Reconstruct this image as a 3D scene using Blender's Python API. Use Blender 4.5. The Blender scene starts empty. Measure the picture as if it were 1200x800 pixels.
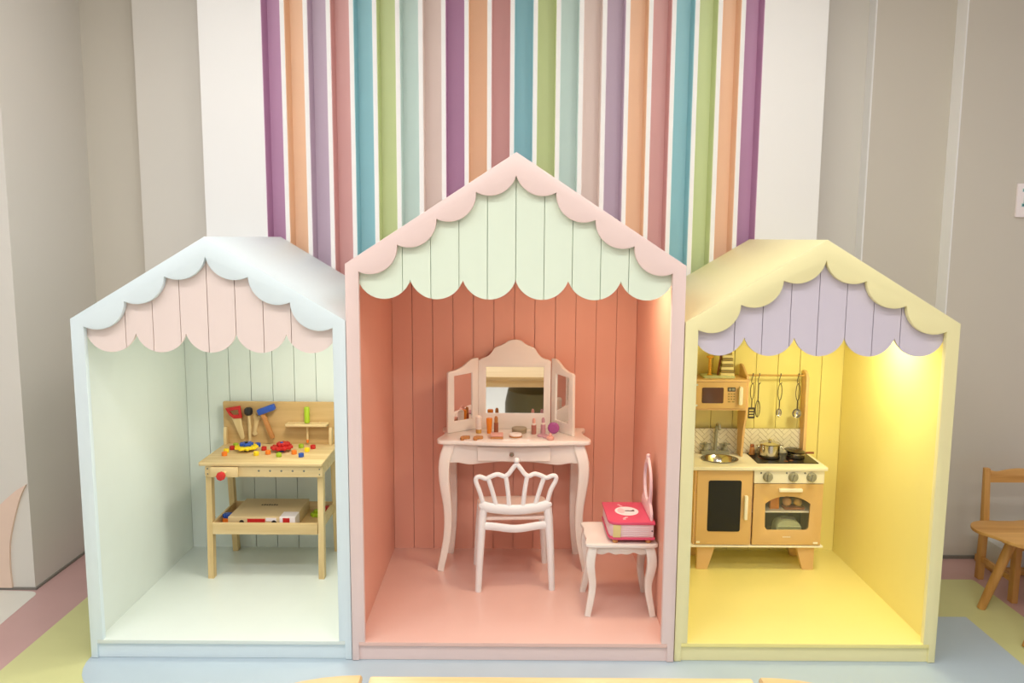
import bpy, bmesh, math, random
from mathutils import Vector, Matrix
random.seed(7)
PI = math.pi
SC = bpy.context.scene
COL = SC.collection

# ------------------------------------------------------------------ camera
cd = bpy.data.cameras.new('camera')
cam = bpy.data.objects.new('camera', cd); COL.objects.link(cam)
cd.sensor_width = 36.0; cd.lens = 944.05 / 1200 * 36.0
cd.clip_start = 0.05; cd.clip_end = 60
_p, _y, _r = 0.1281, 0.0007, 0.0064
_f = Vector((math.sin(_y)*math.cos(_p), math.cos(_y)*math.cos(_p), -math.sin(_p)))
_rt = Vector((math.cos(_y), -math.sin(_y), 0)); _up = _rt.cross(_f)
_R = _rt*math.cos(_r) + _up*math.sin(_r); _U = -_rt*math.sin(_r) + _up*math.cos(_r)
M = Matrix((( _R.x, _U.x, -_f.x, 0.0), (_R.y, _U.y, -_f.y, -3.43), (_R.z, _U.z, -_f.z, 1.8992), (0, 0, 0, 1)))
cam.matrix_world = M
SC.camera = cam

# ------------------------------------------------------------------ world, room light, exposure
w = bpy.data.worlds.new('world'); SC.world = w; w.use_nodes = True
bg = w.node_tree.nodes['Background']
bg.inputs[0].default_value = (0.955, 0.98, 1.01, 1); bg.inputs[1].default_value = 0.54
vs = SC.view_settings
vs.view_transform = 'Standard'; vs.look = 'None'; vs.exposure = 0.0; vs.gamma = 1.0; vs.use_curve_mapping = False

def area(name, loc, sx, sy, power, col, aim=None):
    l = bpy.data.lights.new(name, 'AREA'); l.shape = 'RECTANGLE'; l.size = sx; l.size_y = sy
    l.energy = power; l.color = col
    o = bpy.data.objects.new(name, l); COL.objects.link(o); o.location = loc
    if aim is not None:
        d = Vector(aim) - Vector(loc); o.rotation_euler = d.to_track_quat('-Z', 'Y').to_euler()
    return o
CEIL = 3.75
LAMPS = [(-2.6, -2.0), (-0.9, -2.0), (0.9, -2.0), (2.4, -2.0), (-1.8, -4.2), (0, -4.2), (1.8, -4.2), (-1.35, -0.15), (1.1, -0.15)]
LWATT = [24, 21, 18, 6, 22, 22, 20, 8.5, 7.5]
for (x, y), wt in zip(LAMPS, LWATT):
    area('ceiling_light_glow', (x, y, CEIL - 0.05), 1.15, 0.5, wt, (0.985, 0.99, 1.0))

# ------------------------------------------------------------------ materials
def lin(c):
    c = c / 255.0
    return c/12.92 if c <= 0.04045 else ((c+0.055)/1.055)**2.4
def rgb(r, g, b): return (lin(r), lin(g), lin(b), 1.0)
MATS = {}
def base(name):
    m = bpy.data.materials.new(name); m.use_nodes = True
    return m, m.node_tree.nodes, m.node_tree.links, m.node_tree.nodes['Principled BSDF']
def paint(name, c, rough=0.5, var=0.04, scale=9.0, bump=0.02, metal=0.0, spec=0.5, coat=0.0):
    m, N, L, b = base(name)
    tc = N.new('ShaderNodeTexCoord'); nz = N.new('ShaderNodeTexNoise')
    nz.inputs['Scale'].default_value = scale; nz.inputs['Detail'].default_value = 4
    L.new(tc.outputs['Object'], nz.inputs['Vector'])
    mx = N.new('ShaderNodeMix'); mx.data_type = 'RGBA'
    col = rgb(*c)
    mx.inputs['A'].default_value = tuple(v*(1-var) for v in col[:3]) + (1,)
    mx.inputs['B'].default_value = tuple(min(1, v*(1+var)) for v in col[:3]) + (1,)
    L.new(nz.outputs['Fac'], mx.inputs['Factor']); L.new(mx.outputs['Result'], b.inputs['Base Color'])
    b.inputs['Roughness'].default_value = rough; b.inputs['Metallic'].default_value = metal
    b.inputs['Specular IOR Level'].default_value = spec; b.inputs['Coat Weight'].default_value = coat
    if bump:
        n2 = N.new('ShaderNodeTexNoise'); n2.inputs['Scale'].default_value = 180; L.new(tc.outputs['Object'], n2.inputs['Vector'])
        bp = N.new('ShaderNodeBump'); bp.inputs['Strength'].default_value = bump; bp.inputs['Distance'].default_value = 0.002
        L.new(n2.outputs['Fac'], bp.inputs['Height']); L.new(bp.outputs['Normal'], b.inputs['Normal'])
    MATS[name] = m; return m
def wood(name, c1, c2, axis='x', rough=0.5, freq=26.0):
    m, N, L, b = base(name)
    tc = N.new('ShaderNodeTexCoord'); mp = N.new('ShaderNodeMapping')
    s = {'x': (0.06, 1, 1), 'y': (1, 0.06, 1), 'z': (1, 1, 0.06)}[axis]
    mp.inputs['Scale'].default_value = s; L.new(tc.outputs['Object'], mp.inputs['Vector'])
    nz = N.new('ShaderNodeTexNoise'); nz.inputs['Scale'].default_value = freq; nz.inputs['Detail'].default_value = 6
    nz.inputs['Distortion'].default_value = 0.6; L.new(mp.outputs['Vector'], nz.inputs['Vector'])
    cr = N.new('ShaderNodeValToRGB'); cr.color_ramp.elements[0].position = 0.32; cr.color_ramp.elements[1].position = 0.68
    cr.color_ramp.elements[0].color = rgb(*c1); cr.color_ramp.elements[1].color = rgb(*c2)
    L.new(nz.outputs['Fac'], cr.inputs['Fac']); L.new(cr.outputs['Color'], b.inputs['Base Color'])
    b.inputs['Roughness'].default_value = rough
    bp = N.new('ShaderNodeBump'); bp.inputs['Strength'].default_value = 0.06; bp.inputs['Distance'].default_value = 0.002
    L.new(nz.outputs['Fac'], bp.inputs['Height']); L.new(bp.outputs['Normal'], b.inputs['Normal'])
    MATS[name] = m; return m
def glass(name, c, rough=0.02, alpha=0.25):
    m, N, L, b = base(name)
    b.inputs['Base Color'].default_value = rgb(*c); b.inputs['Roughness'].default_value = rough
    b.inputs['Alpha'].default_value = alpha
    MATS[name] = m; return m
def glow(name, c, strength):
    m, N, L, b = base(name)
    b.inputs['Base Color'].default_value = rgb(*c); b.inputs['Emission Color'].default_value = rgb(*c)
    b.inputs['Emission Strength'].default_value = strength
    MATS[name] = m; return m

paint('wall_beige', (210, 203, 190), 0.7, 0.02, 2.0, 0.05)
paint('wall_light', (222, 217, 208), 0.7, 0.02, 2.0, 0.05)
paint('wall_white', (244, 243, 240), 0.55, 0.01, 2.0, 0.03)
paint('ceiling_white', (235, 233, 228), 0.8, 0.02, 2.0, 0.05)
paint('skirting', (128, 124, 116), 0.5)
paint('peach_panel', (233, 205, 186), 0.6)
paint('floor_pink', (198, 160, 156), 0.42, 0.05, 5.0)
paint('floor_green', (208, 209, 148), 0.42, 0.05, 5.0)
paint('floor_blue', (180, 196, 206), 0.40, 0.04, 5.0)
paint('floor_cream', (224, 222, 212), 0.42, 0.03, 5.0)
# play houses
paint('mint_front', (225, 238, 242), 0.40, 0.01)
paint('mint_inside', (226, 234, 227), 0.42, 0.015)
paint('blush_valance', (240, 222, 215), 0.45, 0.01)
paint('pink_front', (236, 211, 205), 0.40, 0.01)
paint('pink_inside', (234, 174, 152), 0.40, 0.015)
paint('mint_valance', (228, 240, 220), 0.45, 0.01)
paint('yellow_front', (242, 233, 178), 0.40, 0.01)
paint('yellow_inside', (247, 233, 150), 0.42, 0.015)
paint('lilac_valance', (214, 205, 218), 0.45, 0.01)
for n_ in ('mint', 'pink', 'yellow'):
    m_ = MATS[n_+'_inside'].copy(); m_.name = n_+'_deck'; MATS[m_.name] = m_
    if n_ == 'pink':  # pink deck copy made paler, room light on the floor put into its colour
        k_ = next(q for q in m_.node_tree.nodes if q.type == 'MIX'); k_.inputs['A'].default_value = rgb(233, 192, 178); k_.inputs['B'].default_value = rgb(236, 196, 183)
    m_.node_tree.nodes['Principled BSDF'].inputs['Roughness'].default_value = 0.30; m_.node_tree.nodes['Principled BSDF'].inputs['Coat Weight'].default_value = 0.5; m_.node_tree.nodes['Principled BSDF'].inputs['Coat Roughness'].default_value = 0.3
for n, c in dict(purple=(208, 162, 194), orange=(251, 215, 182), mauve=(214, 194, 209), red=(232, 186, 182), teal=(172, 218, 224),
                 green=(222, 232, 180), mint=(222, 238, 231), beige=(242, 226, 218)).items():
    paint('flute_'+n, c, 0.45, 0.02)
# furniture
wood('birch', (206, 176, 122), (226, 200, 150), 'x', 0.5)
wood('birch_z', (208, 178, 122), (228, 202, 150), 'z', 0.5)
wood('ply', (196, 160, 104), (212, 178, 122), 'x', 0.55)
wood('pine', (196, 142, 74), (222, 172, 102), 'x', 0.45)
wood('pine_z', (186, 130, 62), (214, 162, 92), 'z', 0.45)
wood('pale_table', (222, 186, 128), (238, 208, 156), 'x', 0.35)
paint('white_lacquer', (240, 232, 222), 0.30, 0.01, 9, 0.0, coat=0.2)
paint('white_plastic', (238, 236, 234), 0.35, 0.01, 9, 0.0)
paint('seat_pink_bounce', (238, 212, 198), 0.45, 0.02)  # white seat tinted peach, pink bounce light put into its colour
m = paint('mirror', (235, 235, 235), 0.02, 0.0, 5, 0.0, metal=1.0)
paint('magenta', (224, 84, 116), 0.35, 0.03)
paint('pale_pink', (240, 206, 208), 0.40, 0.02)
paint('print_white', (246, 236, 236), 0.5, 0.0)
paint('print_dark', (60, 48, 50), 0.6, 0.0)
paint('spine_yellow', (228, 208, 140), 0.45, 0.02)
paint('tan_front', (218, 178, 118), 0.45, 0.015)
paint('kitchen_white', (244, 236, 214), 0.40, 0.01)
paint('kitchen_wood', (230, 188, 132), 0.5, 0.03)
paint('blackboard', (22, 22, 20), 0.7, 0.05)
paint('cooktop', (24, 20, 18), 0.32, 0.05, 9, 0.0)
paint('steel', (200, 194, 184), 0.16, 0.02, 9, 0.0, metal=1.0)
paint('dark_steel', (96, 88, 76), 0.3, 0.05, 9, 0.0, metal=0.8)
paint('grey_plastic', (150, 146, 128), 0.45, 0.03)
paint('tile', (240, 230, 204), 0.35, 0.02)
paint('grout', (176, 158, 116), 0.8, 0.03)
paint('dark_window', (96, 64, 44), 0.12, 0.05, 9, 0.0)
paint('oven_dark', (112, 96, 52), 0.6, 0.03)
glass('pane', (190, 190, 160), 0.03, 0.07)
glass('amber', (246, 176, 60), 0.1, 0.75)
paint('pale_green', (196, 200, 152), 0.5, 0.03)
paint('course_brown', (150, 128, 72), 0.55, 0.05)
paint('course_cream', (232, 216, 160), 0.55, 0.04)
for n, c in dict(t_red=(196, 38, 34), t_blue=(44, 84, 176), t_yellow=(246, 214, 30), t_green=(160, 186, 40), t_orange=(242, 128, 36),
                 t_black=(38, 36, 34), t_lime=(168, 196, 36), c_orange=(238, 142, 34), c_brown=(158, 92, 58), c_gold=(206, 160, 78),
                 c_pink=(226, 168, 152), c_mauve=(200, 150, 160), c_rose=(176, 112, 98), c_purple=(168, 84, 150), c_sage=(164, 152, 124),
                 c_white=(244, 232, 222), c_wood=(190, 130, 72), egg=(226, 170, 110), olive=(104, 98, 62), teal_ink=(70, 132, 132),
                 teal_pale=(168, 206, 204), box_board=(214, 188, 142), bin_white=(216, 218, 216), grey_screw=(120, 116, 104)).items():
    paint(n, c, 0.45, 0.03)
glow('lamp_glow', (255, 250, 240), 4.0)
glow('house_lamp_glow', (255, 232, 196), 3.0)

# ------------------------------------------------------------------ mesh builders
def wpos(o):
    v = Vector((0, 0, 0))
    while o is not None:
        v += o.location; o = o.parent
    return v
def finish(me, smooth=35):
    for p in me.polygons: p.use_smooth = True
    me.set_sharp_from_angle(angle=math.radians(smooth))
    return me
def to_mesh(bm, name='m', smooth=35):
    bmesh.ops.recalc_face_normals(bm, faces=bm.faces)
    me = bpy.data.meshes.new(name); bm.to_mesh(me); bm.free()
    return finish(me, smooth)
def link(name, me, mat, parent=None, local=False, loc=(0, 0, 0), label=None):
    """geometry is given in world coordinates unless local; it is shifted to sit under its parent"""
    o = bpy.data.objects.new(name, me)
    if mat and len(me.materials) == 0: me.materials.append(MATS[mat])
    COL.objects.link(o)
    if parent is not None:
        if not local: me.transform(Matrix.Translation(-wpos(parent)))
        o.parent = parent
    o.location = loc
    if label: o['label'] = label
    return o
def tag(o, label, cat, group=None):
    o['label'] = label; o['category'] = cat
    if group: o['group'] = group
    return o
def struct(o, label=None, cat=None):
    o['kind'] = 'structure'
    if label: o['label'] = label
    if cat: o['category'] = cat
    return o
def thing(name, label, cat, loc, rz=0.0, group=None):
    o = bpy.data.objects.new(name, None); COL.objects.link(o); o.empty_display_size = 0.05
    o.location = loc; o.rotation_euler = (0, 0, rz)
    return tag(o, label, cat, group)
def single(name, me, mat, label, cat, loc=None, group=None):
    """one-mesh thing; mesh given in world coordinates, origin moved to loc"""
    o = bpy.data.objects.new(name, me); me.materials.append(MATS[mat]); COL.objects.link(o)
    if loc is not None:
        me.transform(Matrix.Translation(-Vector(loc))); o.location = loc
    return tag(o, label, cat, group)

def bbox(bm, x0, x1, y0, y1, z0, z1):
    v = [bm.verts.new((x, y, z)) for z in (z0, z1) for y in (y0, y1) for x in (x0, x1)]
    for f in ((0, 2, 3, 1), (4, 5, 7, 6), (0, 1, 5, 4), (2, 6, 7, 3), (0, 4, 6, 2), (1, 3, 7, 5)):
        bm.faces.new([v[i] for i in f])
def box(x0, x1, y0, y1, z0, z1, bev=0.0, seg=2):
    bm = bmesh.new(); bbox(bm, x0, x1, y0, y1, z0, z1)
    if bev: bmesh.ops.bevel(bm, geom=list(bm.edges), offset=bev, segments=seg, affect='EDGES', profile=0.6)
    return to_mesh(bm)
def boxes(lst):
    bm = bmesh.new()
    for b in lst: bbox(bm, *b)
    return to_mesh(bm)
PLANE = {'xz': Matrix(((1, 0, 0, 0), (0, 0, -1, 0), (0, 1, 0, 0), (0, 0, 0, 1))),
         'xy': Matrix.Identity(4),
         'yz': Matrix(((0, 0, 1, 0), (1, 0, 0, 0), (0, 1, 0, 0), (0, 0, 0, 1)))}
def poly(pts, a, b, plane='xz'):
    """prism of one outline between depth a and b along the third axis"""
    bm = bmesh.new()
    def P(u, v, d):
        return {'xz': (u, d, v), 'xy': (u, v, d), 'yz': (d, u, v)}[plane]
    A = [bm.verts.new(P(u, v, a)) for u, v in pts]; B = [bm.verts.new(P(u, v, b)) for u, v in pts]
    n = len(pts)
    fa = bm.faces.new(A); fb = bm.faces.new(B[::-1])
    for i in range(n): bm.faces.new((A[i], B[i], B[(i+1) % n], A[(i+1) % n]))
    bm.normal_update()
    bmesh.ops.triangulate(bm, faces=[fa, fb], ngon_method='EAR_CLIP')
    return to_mesh(bm, smooth=40)
def cut(loops, a, b, plane='xz', bev=0.0):
    """filled outline with holes (loops after the first), rounded edges"""
    cu = bpy.data.curves.new('c', 'CURVE'); cu.dimensions = '2D'; cu.fill_mode = 'BOTH'
    for lp in loops:
        s = cu.splines.new('POLY'); s.points.add(len(lp)-1); s.use_cyclic_u = True
        for p, (u, v) in zip(s.points, lp): p.co = (u, v, 0, 1)
    t = abs(b-a)/2
    cu.extrude = max(t-bev, 1e-4); cu.bevel_depth = bev; cu.bevel_resolution = 1; cu.offset = -bev
    o = bpy.data.objects.new('c', cu); COL.objects.link(o)
    dg = bpy.context.evaluated_depsgraph_get(); dg.update()
    me = bpy.data.meshes.new_from_object(o.evaluated_get(dg))
    bpy.data.objects.remove(o); bpy.data.curves.remove(cu)
    mid = (a+b)/2
    off = {'xz': (0, mid, 0), 'xy': (0, 0, mid), 'yz': (mid, 0, 0)}[plane]
    me.transform(Matrix.Translation(off) @ PLANE[plane])
    bm = bmesh.new(); bm.from_mesh(me); bmesh.ops.remove_doubles(bm, verts=bm.verts, dist=1e-5)
    return to_mesh(bm, smooth=40)
def bm_lathe(bm, prof, c, seg=20, axis='z'):
    rings = []
    for r, h in prof:
        ring = []
        for i in range(seg):
            a = 2*PI*i/seg; u, v = r*math.cos(a), r*math.sin(a)
            p = {'z': (u, v, h), 'y': (u, h, v), 'x': (h, u, v)}[axis]
            ring.append(bm.verts.new((c[0]+p[0], c[1]+p[1], c[2]+p[2])))
        rings.append(ring)
    for A, B in zip(rings, rings[1:]):
        for i in range(seg): bm.faces.new((A[i], A[(i+1) % seg], B[(i+1) % seg], B[i]))
    bm.faces.new(rings[0][::-1]); bm.faces.new(rings[-1])
def lathe(prof, c, seg=20, axis='z', smooth=40):
    bm = bmesh.new(); bm_lathe(bm, prof, c, seg, axis); return to_mesh(bm, smooth=smooth)
def cyl(c, r, h, axis='z', seg=16, bev=0.002):
    return lathe([(max(r-bev, 1e-4), 0), (r, bev), (r, h-bev), (max(r-bev, 1e-4), h)], c, seg, axis)
def bm_tube(bm, pts, rad, seg=8, closed=False, flat=1.0, up=(0, 1, 0), square=False):
    P = [Vector(p) for p in pts]; n = len(P)
    if not hasattr(rad, '__len__'): rad = [rad]*n
    rings = []; U = Vector(up)
    for i in range(n):
        if closed: t = (P[(i+1) % n]-P[i-1]).normalized()
        else: t = (P[min(i+1, n-1)]-P[max(i-1, 0)]).normalized()
        s = t.cross(U)
        s = s.normalized() if s.length > 1e-5 else Vector((1, 0, 0))
        u2 = s.cross(t).normalized(); ring = []
        for k in range(seg):
            a = 2*PI*(k+0.5)/seg
            ca, sa = math.cos(a), math.sin(a)
            if square:
                q = 0.28; ca = math.copysign(abs(ca)**q, ca); sa = math.copysign(abs(sa)**q, sa)
            ring.append(bm.verts.new(P[i]+s*(ca*rad[i])+u2*(sa*rad[i]*flat)))
        rings.append(ring)
    R2 = rings+[rings[0]] if closed else rings
    for A, B in zip(R2, R2[1:]):
        for k in range(seg): bm.faces.new((A[k], A[(k+1) % seg], B[(k+1) % seg], B[k]))
    if not closed:
        bm.faces.new(rings[0][::-1]); bm.faces.new(rings[-1])
def tube(pts, rad, seg=8, closed=False, flat=1.0, up=(0, 1, 0), square=False):
    bm = bmesh.new(); bm_tube(bm, pts, rad, seg, closed, flat, up, square); return to_mesh(bm, smooth=50)
def spline(pts, n=6, closed=False):
    """Catmull-Rom through points of any dimension"""
    P = [Vector(p) if len(p) == 3 else Vector((p[0], p[1], 0)) for p in pts]; m = len(P); out = []
    rng = range(m) if closed else range(m-1)
    for i in rng:
        if closed: a, b, c, d = P[i-1], P[i], P[(i+1) % m], P[(i+2) % m]
        else: a, b, c, d = P[max(i-1, 0)], P[i], P[i+1], P[min(i+2, m-1)]
        for k in range(n):
            t = k/n
            out.append(0.5*((2*b)+(c-a)*t+(2*a-5*b+4*c-d)*t*t+(3*b-a-3*c+d)*t**3))
    if not closed: out.append(P[-1])
    if len(pts[0]) == 2: return [(v.x, v.y) for v in out]
    return [tuple(v) for v in out]
def lerp_list(keys, n):
    """keys: list of values at even spacing, resampled to n"""
    out = []
    for i in range(n):
        t = i/(n-1)*(len(keys)-1); k = min(int(t), len(keys)-2); out.append(keys[k]+(keys[k+1]-keys[k])*(t-k))
    return out
def rrect(x0, x1, y0, y1, r, n=5):
    out = []
    for cx, cy, a0 in ((x1-r, y1-r, 0), (x0+r, y1-r, 90), (x0+r, y0+r, 180), (x1-r, y0+r, 270)):
        for k in range(n+1):
            a = math.radians(a0+90*k/n); out.append((cx+r*math.cos(a), cy+r*math.sin(a)))
    return out
def ellipse(cx, cy, rx, ry, n=28): return [(cx+rx*math.cos(2*PI*k/n), cy+ry*math.sin(2*PI*k/n)) for k in range(n)]
def arc(P, Q, R, n=12):
    """points from P to Q on a circle of radius R that sags below the chord"""
    P = Vector(P); Q = Vector(Q); mid = (P+Q)/2; ch = Q-P; L = ch.length
    R = max(R, L/2*1.001); nrm = Vector((-ch.y, ch.x)).normalized()
    if nrm.y < 0: nrm = -nrm
    C = mid+nrm*math.sqrt(R*R-L*L/4)
    a0 = math.atan2(P.y-C.y, P.x-C.x); a1 = math.atan2(Q.y-C.y, Q.x-C.x)
    d = (a1-a0+PI) % (2*PI)-PI
    return [(C.x+R*math.cos(a0+d*k/n), C.y+R*math.sin(a0+d*k/n)) for k in range(n+1)]

# ================================================================== the room
fl = struct(link('floor', box(-6, 6, -8, 2.2, -0.06, 0.0), 'floor_pink'), 'smooth playroom floor with inlaid pastel bands', 'floor')
link('floor_inlay', poly(rrect(-2.235, 2.617, -7.5, 0.913, 0.02), 0.0, 0.001, 'xy'), 'floor_green', fl, label='yellow green floor band')
blue = [(-1.66, -0.30)]+[(-1.60+0.30*math.cos(a), 0.02+0.32*math.sin(a)) for a in [math.radians(270-d) for d in range(0, 91, 10)]]+[(-1.90, 0.455), (2.32, 0.455), (2.32, -0.80), (-1.0, -0.80), (-1.3, -0.30)]
link('floor_inlay', poly(blue[1:], 0.001, 0.002, 'xy'), 'floor_blue', fl, label='pale blue floor band')
link('floor_inlay', poly([(-4.5, -2.0), (-2.42, -2.0), (-2.50, 0.30), (-2.52, 0.60)]+[(-2.58+0.06*math.cos(a), 0.63+0.06*math.sin(a)) for a in [math.radians(d) for d in range(0, 91, 15)]]+[(-2.75, 0.70), (-4.5, 0.70)], 0.0, 0.001, 'xy'), 'floor_cream', fl, label='cream floor patch')
link('floor_inlay', poly(rrect(-2.0, 2.3, -7.4, -0.82, 0.2), 0.001, 0.002, 'xy'), 'floor_cream', fl, label='cream floor field before the houses')
struct(link('ceiling', box(-6, 6, -8, 2.2, CEIL, CEIL+0.05), 'ceiling_white'), 'plain white ceiling', 'ceiling')
struct(link('wall_left', box(-6, -2.2, 1.53, 1.75, 0, CEIL), 'wall_beige'), 'beige wall in the recess beside the pillar', 'wall')
struct(link('wall_back', box(-2.2, 2.06, 1.42, 1.75, 0, CEIL), 'wall_light'), 'pale wall behind the striped panel', 'wall')
struct(link('wall_middle', box(2.06, 2.52, 1.335, 1.75, 0, CEIL), 'wall_beige'), 'beige wall step beside the striped panel', 'wall')
struct(link('wall_right', box(2.52, 6, 1.227, 1.75, 0, CEIL), 'wall_beige'), 'beige wall behind the small wooden chair', 'wall')
pl = struct(link('wall_pillar', box(-5.0, -2.562, 0.715, 1.53, 0.012, CEIL), 'wall_light'), 'pale square pillar beside the mint playhouse', 'wall')
link('curved_panel', poly(spline([(-2.566, 0.586), (-2.60, 0.52), (-2.631, 0.431), (-2.66, 0.33), (-2.677, 0.241), (-2.683, 0.12), (-2.679, 0.014)], 5)
     + [(-3.4, 0.014), (-3.4, 0.10), (-3.2, 0.22), (-2.95, 0.36), (-2.719, 0.468), (-2.679, 0.505), (-2.62, 0.555)], 0.70, 0.716), 'peach_panel', pl, label='peach curved wall panel')
struct(link('trim_1', boxes([(-2.135, -2.10, 1.505, 1.531, 0, CEIL), (-2.205, -2.135, 1.515, 1.531, 0, CEIL)]), 'wall_light'), 'thin vertical wall moulding in the recess', 'trim')
struct(link('lit_face_1', box(2.052, 2.0605, 1.333, 1.42, 0, CEIL), 'wall_white'), 'added white facing, painted lit side of the first wall step', 'trim')  # added strip, its white stands in for light on the step's side face
struct(link('lit_face_2', box(2.512, 2.5205, 1.225, 1.335, 0, CEIL), 'wall_white'), 'added white facing, painted lit side of the second wall step', 'trim')  # same added facing, brightness of the lit side painted in white
struct(link('baseboard_right', box(2.52, 6, 1.212, 1.228, 0, 0.018), 'skirting'), 'low grey skirting on the right wall', 'baseboard')
struct(link('baseboard_pillar', boxes([(-2.562, -2.552, 0.705, 1.53, 0, 0.012), (-5, -2.562, 0.705, 0.716, 0, 0.012)]), 'skirting'), 'thin dark skirting around the pillar', 'baseboard')
# striped feature panel
PY = 1.152
fp = struct(link('wall_feature', boxes([(-1.722, -1.378, PY, 1.42, 0, CEIL), (1.369, 1.718, PY, 1.42, 0, CEIL), (-1.378, 1.369, PY+0.12, 1.42, 0, CEIL)]), 'wall_white'),
            'tall white wall panel with recessed rainbow stripes', 'wall panel')
seq = 'purple orange mauve red teal green mint beige purple orange red teal green mint beige mauve orange red teal green orange purple'.split()
FT = 0.0225; CW = (1.369+1.378-21*FT)/22
for i, c in enumerate(seq):
    x = -1.378+i*(CW+FT)
    link('stripe_channel', boxes([(x+0.0002, x+0.003, PY+0.0005, PY+0.115, 1.2, CEIL), (x+CW-0.003, x+CW-0.0002, PY+0.0005, PY+0.115, 1.2, CEIL), (x+0.003, x+CW-0.003, PY+0.108, PY+0.115, 1.2, CEIL)]), 'flute_'+c, fp, label=c+' recessed stripe')
    if i < 21: link('fin', box(x+CW, x+CW+FT, PY-0.001, PY+0.118, 1.2, CEIL), 'wall_white', fp)
# ceiling lights
for x, y in LAMPS:
    t = thing('ceiling_light', 'flat white ceiling light panel above the room', 'ceiling light', (x, y, CEIL-0.04), 0, 'ceiling light panels')
    link('frame', cut([rrect(x-0.62, x+0.62, y-0.29, y+0.29, 0.02), rrect(x-0.585, x+0.585, y-0.255, y+0.255, 0.01)], CEIL-0.06, CEIL-0.001, 'xy'), 'ceiling_white', t)
    link('diffuser', box(x-0.585, x+0.585, y-0.255, y+0.255, CEIL-0.03, CEIL-0.02), 'lamp_glow', t)

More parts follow.
